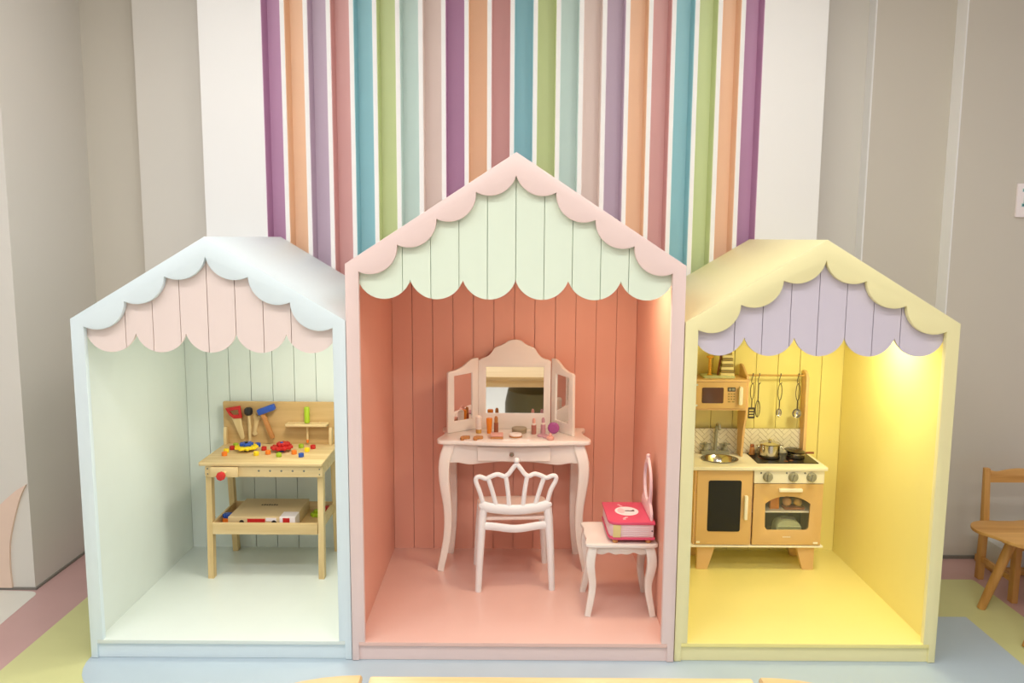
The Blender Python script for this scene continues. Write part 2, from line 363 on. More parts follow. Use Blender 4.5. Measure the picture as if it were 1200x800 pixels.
# ================================================================== play houses
FZ = 0.09; DEP = 1.14
def playhouse(name, label, x0, x1, eave, apex, front, inside, val, cusps, R, nv, zc, zb, njoint, lampx, lamp_power, lamp_col, yf=0.0, lampy=0.42):
    cx = (x0+x1)/2; hw = (x1-x0)/2; PW = 0.057; WT = 0.03
    h = thing(name, label, 'playhouse', (cx, 0, 0))
    X = lambda u: cx+u
    sl = (apex-eave)/hw
    zend = cusps[-1][1]
    # gable trim with hanging scallops
    right = []
    for a, b in zip(cusps, cusps[1:]): right += arc(a, b, R)[:-1]
    right.append(cusps[-1])
    left = [(-u, v) for u, v in right]
    out = ([(-hw, 0.004), (-hw, eave), (0, apex), (hw, eave), (hw, 0.004), (hw-WT, 0.004), (hw-WT, FZ), (hw-PW, FZ)] + right[::-1] + left[1:]
           + [(-hw+PW, FZ), (-hw+WT, FZ), (-hw+WT, 0.004)])
    link('front_frame', cut([[(X(u), v) for u, v in out]], yf, yf+0.028, 'xz', 0.002), front, h, label='scalloped front frame')
    # sides and roof
    for s in (-1, 1):
        xa, xb = (X(-hw), X(-hw+WT)) if s < 0 else (X(hw-WT), X(hw))
        link('side_panel', box(xa, xb, yf+0.030, DEP, 0.004, eave-0.012), inside, h)
        # roof slab
        q = [(0, apex), (s*hw, eave), (s*hw, eave-0.028), (0, apex-0.034)]
        link('roof_panel', cut([[(X(u), v) for u, v in q][::(1 if s < 0 else -1)]], yf+0.026, DEP, 'xz', 0.001), front, h)
    # floor, lip, plinth
    link('floor_panel', box(X(-hw+WT), X(hw-WT), yf+0.001, DEP-0.02, FZ-0.018, FZ, 0.0015), inside.replace('inside', 'deck'), h)
    link('plinth', box(X(-hw+WT), X(hw-WT), yf+0.012, yf+0.028, 0.003, FZ-0.018), front, h)
    # back
    gab = [(-hw+WT, FZ-0.02), (hw-WT, FZ-0.02), (hw-WT, eave-0.02), (0, apex-0.035), (-hw+WT, eave-0.02)]
    link('back_board', poly([(X(u), v) for u, v in gab], DEP-0.022, DEP, 'xz'), inside, h)
    n = max(1, round(2*(hw-WT)/0.1195)); pw = 2*(hw-WT)/n; gap = 0.0035
    for i in range(n):
        a = -hw+WT+i*pw+gap/2; b = a+pw-gap
        top = lambda u: apex-0.037-sl*abs(u)*0.985
        pts = [(a, FZ), (b, FZ), (b, top(b))] + ([(0, top(0))] if a < 0 < b else []) + [(a, top(a))]
        link('back_plank', poly([(X(u), v) for u, v in pts], DEP-0.034, DEP-0.022, 'xz'), inside, h)
    # valance boards hanging behind the trim
    vw = 2*(hw-PW)+0.02; lw = vw/nv; sag = zc-zb; RV = ((lw/2)**2+sag**2)/(2*sag)
    def zs(u):
        k = (u+vw/2)/lw; d = (k-math.floor(k)-0.5)*lw
        return zb+RV-math.sqrt(max(RV*RV-d*d, 0))
    zt = lambda u: apex-0.045-sl*abs(u)
    xs = [-vw/2+1e-4]+njoint+[vw/2-1e-4]; gap = 0.003
    for a, b in zip(xs, xs[1:]):
        a += gap/2; b -= gap/2
        us = sorted(set([a+(b-a)*k/10 for k in range(11)]+[-vw/2+j*lw for j in range(1, nv) if a < -vw/2+j*lw < b]))
        pts = [(u, zs(u)) for u in us]+[(b, max(zt(b), zs(b)+0.01))]+([(0, zt(0))] if a < 0 < b else [])+[(a, max(zt(a), zs(a)+0.01))]
        link('valance_board', poly([(X(u), v) for u, v in pts], yf+0.034, yf+0.046, 'xz'), val, h)
    us = [-vw/2+0.004+(vw-0.008)*k/(nv*10) for k in range(nv*10+1)]
    pts = [(u, zs(u)+0.003) for u in us]+[(vw/2-0.004, zt(vw/2)), (0, zt(0)), (-vw/2+0.004, zt(vw/2))]
    link('valance_backing', poly([(X(u), v) for u, v in pts], yf+0.046, yf+0.052, 'xz'), val, h)
    # lamp under the ridge, behind the valance
    lx, ly = X(lampx), lampy; lz = apex-0.05-sl*(abs(lampx)+0.14)-0.03
    l = thing('playhouse_lamp', 'round white downlight under the roof of the '+label, 'lamp', (lx, ly, lz))
    link('housing', lathe([(0.03, 0.030), (0.09, 0.026), (0.142, 0.0), (0.140, -0.004), (0.130, 0.004), (0.05, 0.006)], (lx, ly, lz), 24), 'white_plastic', l)
    link('lens', cyl((lx, ly, lz-0.001), 0.125, 0.006, 'z', 24), 'house_lamp_glow', l)
    L = bpy.data.lights.new('playhouse_lamp_light', 'AREA'); L.shape = 'DISK'; L.size = 0.24; L.energy = lamp_power; L.color = lamp_col; L.spread = math.radians(175)
    lo = bpy.data.objects.new('playhouse_lamp_light', L); COL.objects.link(lo); lo.location = (lx, ly, lz-0.012)
    return h

H1 = playhouse('playhouse', 'pale blue playhouse with blush pink scalloped valance', -1.890, -0.712, 1.543, 1.8955, 'mint_front', 'mint_inside', 'blush_valance',
          [(0, 1.811), (0.178, 1.726), (0.354, 1.619), (0.533, 1.510)], 0.124, 5, 1.478, 1.396, [-0.369+i*0.1195 for i in range(7)], 0.32, 7, (1.0, 0.94, 0.82))
H2 = playhouse('playhouse', 'tall pink playhouse with mint green scalloped valance', -0.708, 0.740, 1.7845, 2.2524, 'pink_front', 'pink_inside', 'mint_valance',
          [(0, 2.156), (0.168, 2.087), (0.335, 1.975), (0.502, 1.866), (0.667, 1.752)], 0.117, 6, 1.717, 1.635, [-0.484+i*0.121 for i in range(9)], 0.42, 6.3, (1.0, 0.79, 0.55), -0.008, 0.27)
H3 = playhouse('playhouse', 'yellow playhouse with lilac scalloped valance', 0.745, 1.924, 1.545, 1.8986, 'yellow_front', 'yellow_inside', 'lilac_valance',
          [(0, 1.811), (0.176, 1.725), (0.354, 1.621), (0.533, 1.511)], 0.124, 5, 1.478, 1.397, [-0.369+i*0.1195 for i in range(7)], 0.34, 6.6, (1.0, 0.94, 0.62))

# ================================================================== toy workbench
WX0, WX1 = -1.63, -0.982
wb = thing('toy_workbench', 'birch toy workbench with pegboard back and lower tray', 'workbench', (-1.306, 0.86, FZ))
WT_ = 0.727
link('tabletop', cut([rrect(WX0, WX1, 0.650, 1.07, 0.012)], WT_-0.018, WT_, 'xy', 0.003), 'birch', wb)
ap = link('apron', cut([rrect(-1.60, -0.985, 0.648, 0.708, 0.012)], 0.662, 0.676, 'xz', 0.002), 'birch', wb)
for i in range(5):
    link('peg_hole', cyl((-1.317+i*0.059, 0.6605, 0.682), 0.0055, 0.003, 'y', 12, 0.0005), 'grey_screw', ap)
for x, z in ((-1.585, 0.692), (-1.585, 0.664), (-1.0, 0.692), (-1.0, 0.664)):
    link('screw', cyl((x, 0.6605, z), 0.004, 0.003, 'y', 10, 0.0005), 'grey_screw', ap)
for x in (-1.602, -1.0): link('side_rail', box(x, x+0.014, 0.682, 1.05, 0.655, 0.708), 'birch', wb)
vb = link('vise_jaw', box(-1.563, -1.422, 0.640, 0.662, 0.652, 0.704, 0.003), 'birch', wb)
link('vise_screw', cyl((-1.485, 0.585, 0.680), 0.008, 0.09, 'y'), 'birch', vb)
link('vise_knob', lathe([(0.012, 0), (0.022, 0.004), (0.024, 0.014), (0.022, 0.026), (0.012, 0.03)], (-1.485, 0.562, 0.678), 8, 'y'), 't_red', vb, label='red faceted knob')
for s, x in ((-1, -1.606), (1, -0.988)):
    def leg(yt, yb, wdt):
        bm = bmesh.new(); xa, xb = (x, x+0.03) if s < 0 else (x-0.03, x)
        v = [bm.verts.new(p) for p in ((xa, yb, FZ), (xb, yb, FZ), (xb, yb+wdt, FZ), (xa, yb+wdt, FZ), (xa, yt, 0.655+(0.05 if yt > 0.8 else 0.05)), (xb, yt, 0.705), (xb, yt+wdt, 0.705), (xa, yt+wdt, 0.705))]
        for f in ((3, 2, 1, 0), (4, 5, 6, 7), (0, 1, 5, 4), (1, 2, 6, 5), (2, 3, 7, 6), (3, 0, 4, 7)): bm.faces.new([v[i] for i in f])
        return to_mesh(bm)
    link('leg', leg(0.690, 0.662, 0.042), 'birch_z', wb)
    link('leg', leg(0.985, 1.045, 0.042), 'birch_z', wb)
tr = link('tray_base', box(-1.572, -1.022, 0.70, 1.035, 0.338, 0.345), 'ply', wb)
for b in ((-1.574, -1.020, 0.668, 0.682, 0.333, 0.395), (-1.60, -0.994, 1.03, 1.042, 0.335, 0.392), (-1.584, -1.572, 0.682, 1.03, 0.335, 0.392), (-1.022, -1.01, 0.682, 1.03, 0.335, 0.392)):
    link('tray_board', box(*b, 0.002), 'birch', wb)
bd = link('back_panel', cut([rrect(-1.632, -1.005, 0.727, 0.970, 0.006)], 1.050, 1.062, 'xz', 0.002), 'ply', wb)
for x in (-1.624, -1.028):
    link('upright', cut([[(1.05, 0.728), (1.05, 0.815), (1.04, 0.826), (1.025, 0.828), (1.018, 0.815), (1.012, 0.78), (1.012, 0.728)]], x, x+0.016, 'yz', 0.002), 'birch_z', wb)
link('tool_shelf', cut([rrect(-1.266, -1.032, 0.975, 1.05, 0.012), ellipse(-1.225, 1.01, 0.008, 0.008, 12), ellipse(-1.075, 1.01, 0.008, 0.008, 12), ellipse(-1.148, 1.012, 0.0065, 0.0065, 12)], 0.842, 0.856, 'xy', 0.003), 'birch', wb)
# tools on the back panel
t = thing('toy_saw', 'wooden toy saw with red handle hanging on the back panel', 'toy saw', (-1.565, 1.03, 0.94))
sq = [(-1.612, 0.935), (-1.56, 0.944), (-1.528, 0.950), (-1.522, 0.905), (-1.520, 0.880), (-1.565, 0.876), (-1.590, 0.895)]
hole = [(-1.588, 0.918), (-1.560, 0.925), (-1.540, 0.927), (-1.537, 0.900), (-1.565, 0.896), (-1.577, 0.903)]
link('handle', cut([sq, hole[::-1]], 1.022, 1.040, 'xz', 0.004), 't_red', t, label='red loop handle')
link('blade', cut([[(-1.580, 0.885), (-1.527, 0.885), (-1.508, 0.770), (-1.516, 0.757), (-1.530, 0.757)]], 1.028, 1.036, 'xz', 0.001), 'birch_z', t)
t = thing('toy_mallet', 'small wooden mallet with black faceted head on the back panel', 'toy hammer', (-1.478, 1.03, 0.92))
link('head', lathe([(0.014, -0.024), (0.022, -0.016), (0.024, 0.0), (0.022, 0.014), (0.014, 0.02)], (-1.480, 1.025, 0.921), 7, 'z', 20), 't_black', t)
link('handle', tube([(-1.480, 1.027, 0.905), (-1.478, 1.03, 0.82), (-1.480, 1.032, 0.745)], [0.008, 0.009, 0.008], 10, up=(1, 0, 0)), 'birch_z', t)
t = thing('toy_spanner', 'plain wooden spanner behind the black mallet', 'toy spanner', (-1.44, 1.04, 0.88))
link('spanner_body', cut([[(-1.452, 0.905), (-1.435, 0.885), (-1.420, 0.900), (-1.412, 0.880), (-1.428, 0.862), (-1.445, 0.80), (-1.437, 0.785), (-1.455, 0.772), (-1.470, 0.785), (-1.462, 0.805), (-1.455, 0.862), (-1.462, 0.885)]], 1.040, 1.049, 'xz', 0.002), 'birch_z', t)
t = thing('toy_hammer', 'toy hammer with blue block head hanging on the back panel', 'toy hammer', (-1.38, 1.03, 0.93))
def rotbox(cx, cz, w_, h_, ang, y0, y1):
    ca, sa = math.cos(ang), math.sin(ang)
    return [(cx+u*ca-v*sa, cz+u*sa+v*ca) for u, v in rrect(-w_/2, w_/2, -h_/2, h_/2, 0.006, 3)]
link('head', cut([rotbox(-1.378, 0.931, 0.100, 0.034, 0.36, 0, 0)], 1.005, 1.040, 'xz', 0.003), 't_blue', t, label='blue head')
link('handle', cut([rotbox(-1.376, 0.842, 0.026, 0.165, 0.36, 0, 0)], 1.012, 1.034, 'xz', 0.005), 'c_wood', t, label='orange brown handle')
t = thing('toy_screwdriver', 'lime green handled screwdriver standing in the tool shelf', 'toy screwdriver', (-1.148, 1.012, 0.856))
link('handle', lathe([(0.011, 0), (0.0155, 0.004), (0.0155, 0.086), (0.012, 0.092), (0.004, 0.093)], (-1.148, 1.012, 0.857), 10), 't_lime', t)
link('shaft', cyl((-1.148, 1.012, 0.760), 0.006, 0.097, 'z', 10), 'birch_z', t)
link('tip', lathe([(0.003, 0), (0.007, 0.004), (0.007, 0.018), (0.006, 0.02)], (-1.148, 1.012, 0.742), 10), 't_orange', t)
# gears and nuts on the bench
def gear(c, r, nt, h, z):
    pts = []
    for i in range(nt):
        for f, rr in ((0, 0.80), (0.18, 1.0), (0.45, 1.0), (0.63, 0.80)):
            a = 2*PI*(i+f)/nt; pts.append((c[0]+r*rr*math.cos(a), c[1]+r*rr*math.sin(a)))
    return cut([pts], z, z+h, 'xy', 0.002)
t = thing('gear_toy', 'yellow toy gear with blue gear and silver bolt on top, on the workbench', 'toy gear', (-1.452, 0.885, WT_))
link('axle', lathe([(0.014, 0), (0.014, 0.012), (0.008, 0.014), (0.008, 0.052)], (-1.452, 0.885, WT_+0.0005), 12), 't_black', t)
link('large_gear', gear((-1.452, 0.885), 0.063, 9, 0.013, WT_+0.016), 't_yellow', t)
link('small_gear', gear((-1.455, 0.895), 0.037, 7, 0.015, WT_+0.030), 't_blue', t)
link('bolt_head', lathe([(0.010, 0), (0.010, 0.006), (0.006, 0.009)], (-1.455, 0.895, WT_+0.045), 12), 'steel', t)
t = thing('gear_toy', 'stack of two red toy gears on the workbench', 'toy gear', (-1.258, 0.885, WT_))
link('axle', lathe([(0.014, 0), (0.014, 0.012), (0.008, 0.014), (0.008, 0.052)], (-1.258, 0.885, WT_+0.0005), 12), 't_blue', t)
link('large_gear', gear((-1.258, 0.885), 0.060, 10, 0.015, WT_+0.016), 't_red', t)
link('small_gear', gear((-1.252, 0.895), 0.037, 8, 0.016, WT_+0.032), 't_red', t)
NUTS = [('red', -1.541, 0.914, 'beside the yellow gear, next to a green nut'), ('green', -1.541, 0.972, 'behind the red nut beside the yellow gear'), ('orange', -1.54, 0.79, 'near the vise corner of the workbench'),
        ('yellow', -1.552, 0.852, 'next to the orange nut near the vise'), ('blue', -1.420, 0.985, 'behind the yellow gear'), ('red', -1.362, 0.905, 'between the two gear toys'),
        ('orange', -1.316, 0.825, 'in front of the red gears, next to a green nut'), ('green', -1.243, 0.775, 'in front of the red gears'), ('orange', -1.176, 0.830, 'beside the red gears, near a blue nut'),
        ('green', -1.172, 0.962, 'behind the red gears below the tool shelf'), ('blue', -1.123, 0.774, 'near the front edge of the workbench'), ('yellow', -1.119, 0.882, 'beside a red nut below the tool shelf'),
        ('red', -1.102, 0.945, 'below the tool shelf, behind a yellow nut'), ('yellow', -1.372, 0.800, 'in front of the yellow gear')]
for c, x, y, where in NUTS:
    me = cut([ellipse(x, y, 0.015, 0.015, 8), ellipse(x, y, 0.006, 0.006, 8)], WT_, WT_+0.021, 'xy', 0.002)
    single('toy_nut', me, 't_'+c, c+' octagonal toy nut '+where, 'toy nut', (x, y, WT_), 'toy nuts on the workbench')
# tray contents
t = thing('toy_box', 'flat cardboard toy box with printed truck in the workbench tray', 'box', (-1.32, 0.86, 0.346))
BX0, BX1, BZ = -1.508, -1.150, 0.412
link('carton', box(BX0, BX1, 0.715, 1.025, 0.346, BZ, 0.003), 'box_board', t)
link('printed_cargo', box(-1.405, -1.310, 0.7138, 0.716, 0.352, 0.403), 't_red', t, label='red printed cargo')
for x in (-1.435, -1.262): link('printed_wheel', cyl((x, 0.713, 0.383), 0.013, 0.003, 'y', 14, 0.0005), 't_black', t)
link('printed_cab', box(-1.306, -1.25, 0.7138, 0.716, 0.39, 0.408), 'print_white', t)
link('corner_label', box(-1.232, BX1+0.001, 0.7132, 0.80, 0.35, BZ+0.001), 'print_white', t)
link('red_emblem', box(-1.215, -1.178, 0.7125, 0.716, 0.372, 0.408), 't_red', t)
for i in range(7):
    link('print_mark', box(-1.388+i*0.0135, -1.379+i*0.0135, 0.905, 0.905+0.016+0.004*(i % 2), BZ, BZ+0.0008), 'print_dark', t)
t = thing('toy_gear_pair', 'blue toy gear on orange block in the tray', 'toy gear', (-1.545, 0.80, 0.346))
link('block', box(-1.562, -1.520, 0.78, 0.83, 0.346, 0.378, 0.003), 't_orange', t)
link('gear', gear((-1.540, 0.805), 0.027, 8, 0.020, 0.379), 't_blue', t)
t = thing('toy_gear_pair', 'lime green toy gear lying in the tray beside the carton', 'toy gear', (-1.085, 0.93, 0.346))
link('gear', gear((-1.085, 0.93), 0.036, 8, 0.018, 0.346), 't_lime', t)
link('hub', cyl((-1.085, 0.93, 0.364), 0.018, 0.016), 't_lime', t)
single('toy_cube', box(-1.060, -1.028, 0.975, 1.01, 0.3455, 0.378, 0.003), 't_red', 'small red block at the back of the tray', 'toy block', (-1.044, 0.99, 0.3455))

# ================================================================== vanity table
VX = 0.017
va = thing('vanity_table', 'white vanity table with cabriole legs and single drawer', 'vanity table', (VX, 0.92, FZ))
VT = 0.822
half = [(0.0, 0.738), (0.10, 0.742), (0.20, 0.757), (0.30, 0.770), (0.36, 0.768), (0.40, 0.775), (0.414, 0.80), (0.411, 0.84), (0.392, 0.90), (0.382, 0.96), (0.388, 1.01), (0.404, 1.045), (0.402, 1.085)]
ro = spline(half, 5)
top = [(VX+u, v) for u, v in ro]+[(VX-u, v) for u, v in ro[::-1][:-1]]
link('tabletop', cut([top], VT-0.022, VT, 'xy', 0.005), 'white_lacquer', va)
bot = spline([(-0.365, 0.688), (-0.31, 0.694), (-0.24, 0.684), (-0.16, 0.692), (-0.08, 0.699), (0, 0.697), (0.08, 0.699), (0.16, 0.692), (0.24, 0.684), (0.31, 0.694), (0.365, 0.688)], 4)
apr = link('apron', cut([[(VX+u, v) for u, v in bot]+[(VX+0.365, 0.80), (VX-0.365, 0.80)]], 0.800, 0.815, 'xz', 0.002), 'white_lacquer', va)
for x in (VX-0.375, VX+0.36): link('side_apron', box(x, x+0.015, 0.815, 1.06, 0.70, 0.80), 'white_lacquer', va)
link('back_apron', box(VX-0.365, VX+0.365, 1.055, 1.07, 0.70, 0.80), 'white_lacquer', va)
dr = link('drawer', cut([rrect(VX-0.195, VX+0.195, 0.706, 0.784, 0.004)], 0.787, 0.801, 'xz', 0.003), 'white_lacquer', va)
link('knob', lathe([(0.008, 0), (0.005, -0.008), (0.012, -0.014), (0.013, -0.02), (0.008, -0.026)], (VX-0.012, 0.787, 0.748), 16, 'y'), 'steel', dr)
def cab_leg(x, y, s, sy, H0, H1, prof, wid, dep=1.0):
    n = 22; zs_ = [H0+(H1-H0)*(1-i/(n-1)) for i in range(n)]
    off = spline([(i, v) for i, v in enumerate(prof)], 12)
    of = lerp_list([v for _, v in off], n); wd = lerp_list(wid, n)
    return tube([(x+s*of[i], y+sy*of[i]*0.6, zs_[i]) for i in range(n)], [wv/2 for wv in wd], 12, up=(0, 1, 0), square=True, flat=dep)
prof = [0.0, 0.026, 0.030, 0.022, 0.012, 0.010, 0.016, 0.032, 0.050]
wid = [0.064, 0.062, 0.058, 0.052, 0.046, 0.043, 0.042, 0.040, 0.036]
for s in (-1, 1):
    link('leg', cab_leg(VX+s*0.347, 0.822, s, -1, FZ, 0.80, prof, wid), 'white_lacquer', va)
    link('leg', cab_leg(VX+s*0.340, 1.045, s, 0.0, FZ, 0.80, [v*0.4 for v in prof], wid), 'white_lacquer', va)
# triple mirror (stands on the table)
mi = thing('vanity_mirror', 'white three panel mirror with crown top on the vanity', 'mirror', (0.021, 1.05, VT))
crown = [(315, 195), (345, 180), (385, 163), (408, 138), (432, 105), (470, 90), (502, 74), (532, 55), (575, 47), (618, 55), (648, 78), (690, 97), (718, 112), (740, 146), (770, 176), (815, 190), (832, 202)]
mx = [(((a/6.155+510)-603.5)*0.00486+0.021, 0.805+(505-(b/6.155+390))*0.00492) for a, b in crown]
mx = spline(mx, 3)
lo = [(mx[-1][0], 0.823), (mx[0][0], 0.823)]
cf = link('centre_frame', cut([mx+lo, rrect(-0.142, 0.184, 0.912, 1.178, 0.003, 2)[::-1]], 1.045, 1.065, 'xz', 0.003), 'white_lacquer', mi)
link('mirror_glass', box(-0.144, 0.186, 1.054, 1.060, 0.910, 1.180), 'mirror', cf)
def wing(hx, s, deg=36):
    bm_loops = spline([(0, 1.228), (0.015, 1.229), (0.05, 1.222), (0.10, 1.190), (0.15, 1.172), (0.185, 1.168), (0.200, 1.160)], 4)
    out = bm_loops+[(0.203, 0.823), (0.0, 0.823)]
    hol = [(0.040, 0.885), (0.160, 0.885), (0.160, 1.140), (0.040, 1.148)]
    ang = math.radians(deg)
    Rm = Matrix.Translation((hx, 1.045, 0)) @ (Matrix.Rotation(ang, 4, 'Z') if s < 0 else Matrix.Rotation(-ang, 4, 'Z'))
    fl_ = lambda L: [(s*u, v) for u, v in L]
    me = cut([fl_(out), fl_(hol)], 0.0, 0.018, 'xz', 0.003); me.transform(Rm)
    f = link('wing_frame', me, 'white_lacquer', mi)
    me = box(min(s*0.038, s*0.162), max(s*0.038, s*0.162), 0.008, 0.013, 0.883, 1.15); me.transform(Rm)
    link('mirror_glass', me, 'mirror', f)
wing(-0.184, -1); wing(0.226, 1, 57)
# cosmetics
def cosm(name, label, x, y, parts, cat='cosmetic'):
    t = thing(name, label, cat, (x, y, VT), 0, 'toy cosmetics on the vanity')
    for n, prf, mt, seg in parts: link(n, lathe(prf, (x, y, VT+0.0003), seg), mt, t)
    return t
c_ = lambda r, a, b: [(r*0.92, a), (r, a+0.001), (r, b-0.001), (r*0.92, b)]
cosm('cream_tube', 'white cream tube standing on gold cap on the vanity', -0.179, 0.945, [('cap', c_(0.016, 0, 0.022), 'c_gold', 16), ('tube', [(0.015, 0.022), (0.017, 0.03), (0.018, 0.09), (0.010, 0.098)], 'c_white', 16)])
cosm('lotion_bottle', 'bright orange lotion tube on the vanity', -0.120, 0.940, [('body', [(0.012, 0), (0.013, 0.002), (0.017, 0.082), (0.015, 0.086)], 'c_orange', 16)])
cosm('lipstick', 'brown lipstick with orange top beside the orange tube', -0.082, 0.945, [('case', c_(0.012, 0, 0.06), 'c_brown', 14), ('stick', [(0.010, 0.06), (0.010, 0.085), (0.006, 0.096)], 'c_wood', 14)])
cosm('lipstick', 'rose lipstick with pale tip before the mirror', 0.127, 0.932, [('case', c_(0.014, 0, 0.05), 'c_rose', 14), ('collar', c_(0.010, 0.05, 0.062), 'c_white', 14), ('stick', [(0.009, 0.062), (0.009, 0.078), (0.005, 0.088)], 'c_pink', 14)])
cosm('lipstick', 'mauve lipstick with pale tip next to purple puff', 0.179, 0.945, [('case', c_(0.014, 0, 0.05), 'c_mauve', 14), ('collar', c_(0.010, 0.05, 0.062), 'c_white', 14), ('stick', [(0.009, 0.062), (0.009, 0.080), (0.005, 0.090)], 'c_mauve', 14)])
cosm('powder_case', 'round white compact with brown rim', 0.026, 0.865, [('base', c_(0.035, 0, 0.008), 'c_wood', 24), ('lid', [(0.034, 0.008), (0.036, 0.012), (0.034, 0.018), (0.02, 0.019)], 'c_white', 24)])
cosm('powder_case', 'round sage grey compact behind the white one', 0.047, 0.965, [('base', c_(0.041, 0, 0.014), 'c_sage', 24), ('lid', [(0.041, 0.015), (0.043, 0.018), (0.041, 0.027), (0.03, 0.028)], 'c_sage', 24)])
t = thing('powder_case', 'square pink compact beside the brown lipstick', 'cosmetic', (-0.075, 0.845, VT), 0, 'toy cosmetics on the vanity')
link('base', box(-0.110, -0.042, 0.81, 0.875, VT+0.0003, VT+0.012, 0.003), 'c_wood', t)
link('lid', box(-0.110, -0.042, 0.81, 0.875, VT+0.0125, VT+0.023, 0.004), 'c_pink', t)
t = thing('powder_case', 'open mauve compact lying by the mauve lipstick', 'cosmetic', (0.17, 0.872, VT), 0, 'toy cosmetics on the vanity')
link('base', lathe(c_(0.028, 0, 0.010), (0.172, 0.880, VT+0.0003), 20), 'c_mauve', t)
link('lid', lathe([(0.026, -0.004), (0.028, 0), (0.026, 0.005), (0.012, 0.006)], (0.200, 0.850, VT+0.0045), 20, 'z'), 'c_mauve', t)
t = thing('powder_puff', 'round purple ridged puff leaning by the mirror wing', 'cosmetic', (0.236, 0.925, VT), 0, 'toy cosmetics on the vanity')
bm = bmesh.new(); nn = 30
for j, (rr, hh) in enumerate([(0.001, -0.012), (0.022, -0.011), (0.031, -0.004), (0.031, 0.004), (0.022, 0.011), (0.001, 0.012)]):
    for i in range(nn):
        a = 2*PI*i/nn; r2 = rr*(1+0.06*(i % 2)); bm.verts.new((0.236+r2*math.cos(a), 0.935+hh, VT+0.034+r2*math.sin(a)))
bm.verts.ensure_lookup_table()
for j in range(5):
    for i in range(nn): bm.faces.new([bm.verts[j*nn+i], bm.verts[j*nn+(i+1) % nn], bm.verts[(j+1)*nn+(i+1) % nn], bm.verts[(j+1)*nn+i]])
link('puff', to_mesh(bm), 'c_purple', t)
t = thing('perfume_bottle', 'small blush pink rounded bottle near the table edge', 'cosmetic', (0.21, 0.80, VT), 0, 'toy cosmetics on the vanity')
link('body', lathe([(0.014, 0), (0.020, 0.004), (0.020, 0.016), (0.012, 0.022)], (0.212, 0.80, VT+0.0003), 16), 'c_pink', t)
link('stopper', lathe([(0.008, 0.022), (0.010, 0.028), (0.006, 0.036)], (0.212, 0.80, VT+0.0003), 12), 'c_pink', t)
for x, lab in ((-0.246, 'curved wooden hair clip at the end of the vanity'), (-0.176, 'curved wooden hair clip in front of white tube')):
    me = cut([spline([(x-0.024, 0.775), (x-0.024, 0.805), (x-0.01, 0.825), (x+0.022, 0.825), (x+0.024, 0.808), (x+0.004, 0.803), (x-0.004, 0.79), (x-0.006, 0.772)], 3, True)], VT, VT+0.016, 'xy', 0.003)
    single('hair_clip', me, 'c_wood', lab, 'hair clip', (x, 0.80, VT), 'toy cosmetics on the vanity')

# ================================================================== crown chair (built in its own frame, rotated)
ch = thing('crown_chair', 'white plastic chair with crown shaped open backrest', 'chair', (0.015, 0.715, FZ), math.radians(4.0))
def L2(name, me, mat, par, **k): return link(name, me, mat, par, local=True, **k)
SZ = 0.385   # seat height above the playhouse floor
for s in (-1, 1):
    L2('leg', tube([(s*0.191, -0.175, 0.0), (s*0.182, -0.170, 0.2), (s*0.171, -0.160, SZ), (s*0.165, -0.160, 0.44)], [0.0165, 0.0195, 0.0225, 0.0215], 12), 'white_plastic', ch)
    L2('leg', tube([(s*0.191, 0.175, 0.0), (s*0.180, 0.168, 0.2), (s*0.165, 0.155, SZ-0.012)], [0.0165, 0.019, 0.022], 12), 'white_plastic', ch)
L2('seat', cut([rrect(-0.185, 0.185, -0.165, 0.180, 0.05, 6)], SZ-0.012, SZ+0.006, 'xy', 0.006), 'seat_pink_bounce', ch)
L2('rear_rail', tube(spline([(-0.172, -0.163, 0.345), (-0.12, -0.170, 0.345), (0, -0.176, 0.332), (0.12, -0.170, 0.345), (0.172, -0.163, 0.345)], 5), 0.021, 10, flat=0.5, up=(0, 1, 0)), 'white_plastic', ch)
for s in (-1, 1): L2('side_rail', tube([(s*0.172, -0.155, 0.350), (s*0.170, 0.15, 0.352)], 0.013, 10, up=(0, 0, 1)), 'white_plastic', ch)
K = 0.00436/8
cp = lambda a, b: ((a-520)*K, -0.168-0.05*max(0, (520-b))*K, 0.692-(b-60)*K)
bk = L2('backrest', tube(spline([cp(215, 470), cp(180, 350), cp(150, 270), cp(150, 225), cp(185, 212), cp(240, 232), cp(290, 210), cp(350, 192), cp(410, 212), cp(450, 190), cp(490, 135), cp(525, 100),
     cp(560, 135), cp(600, 190), cp(640, 212), cp(695, 192), cp(755, 210), cp(805, 232), cp(865, 212), cp(895, 225), cp(890, 270), cp(850, 350), cp(818, 470)], 4), 0.0122, 10, up=(0, 1, 0), flat=0.75), 'white_plastic', ch)
for a, b, c, d in ((262, 232, 335, 485), (425, 212, 458, 498), (625, 212, 590, 498), (782, 230, 708, 485)):
    pts = spline([cp(a, b), cp(a*0.55+c*0.45+(6 if a < 520 else -6), (b+d)/2), cp(c, d)], 5)
    L2('back_bar', tube(pts, 0.0122, 10, up=(0, 1, 0), flat=0.75), 'white_plastic', bk)
L2('back_rail', tube(spline([cp(196, 490), cp(300, 520), cp(520, 540), cp(735, 520), cp(838, 490)], 6), [0.027]*25, 10, flat=0.6, up=(0, 1, 0)), 'white_plastic', bk)
for a in (196, 838):
    q = cp(a, 492)
    L2('corner_scroll', lathe([(0.009, -0.012), (0.013, -0.008), (0.013, 0.008), (0.009, 0.012)], (q[0], q[1], q[2]), 14, 'y'), 'white_plastic', bk)
q = cp(530, 62)
L2('finial', lathe([(0.003, -0.0155), (0.010, -0.012), (0.0155, -0.004), (0.0155, 0.004), (0.010, 0.012), (0.003, 0.0155)], (q[0]-0.003, q[1], q[2]), 16), 'white_plastic', bk)

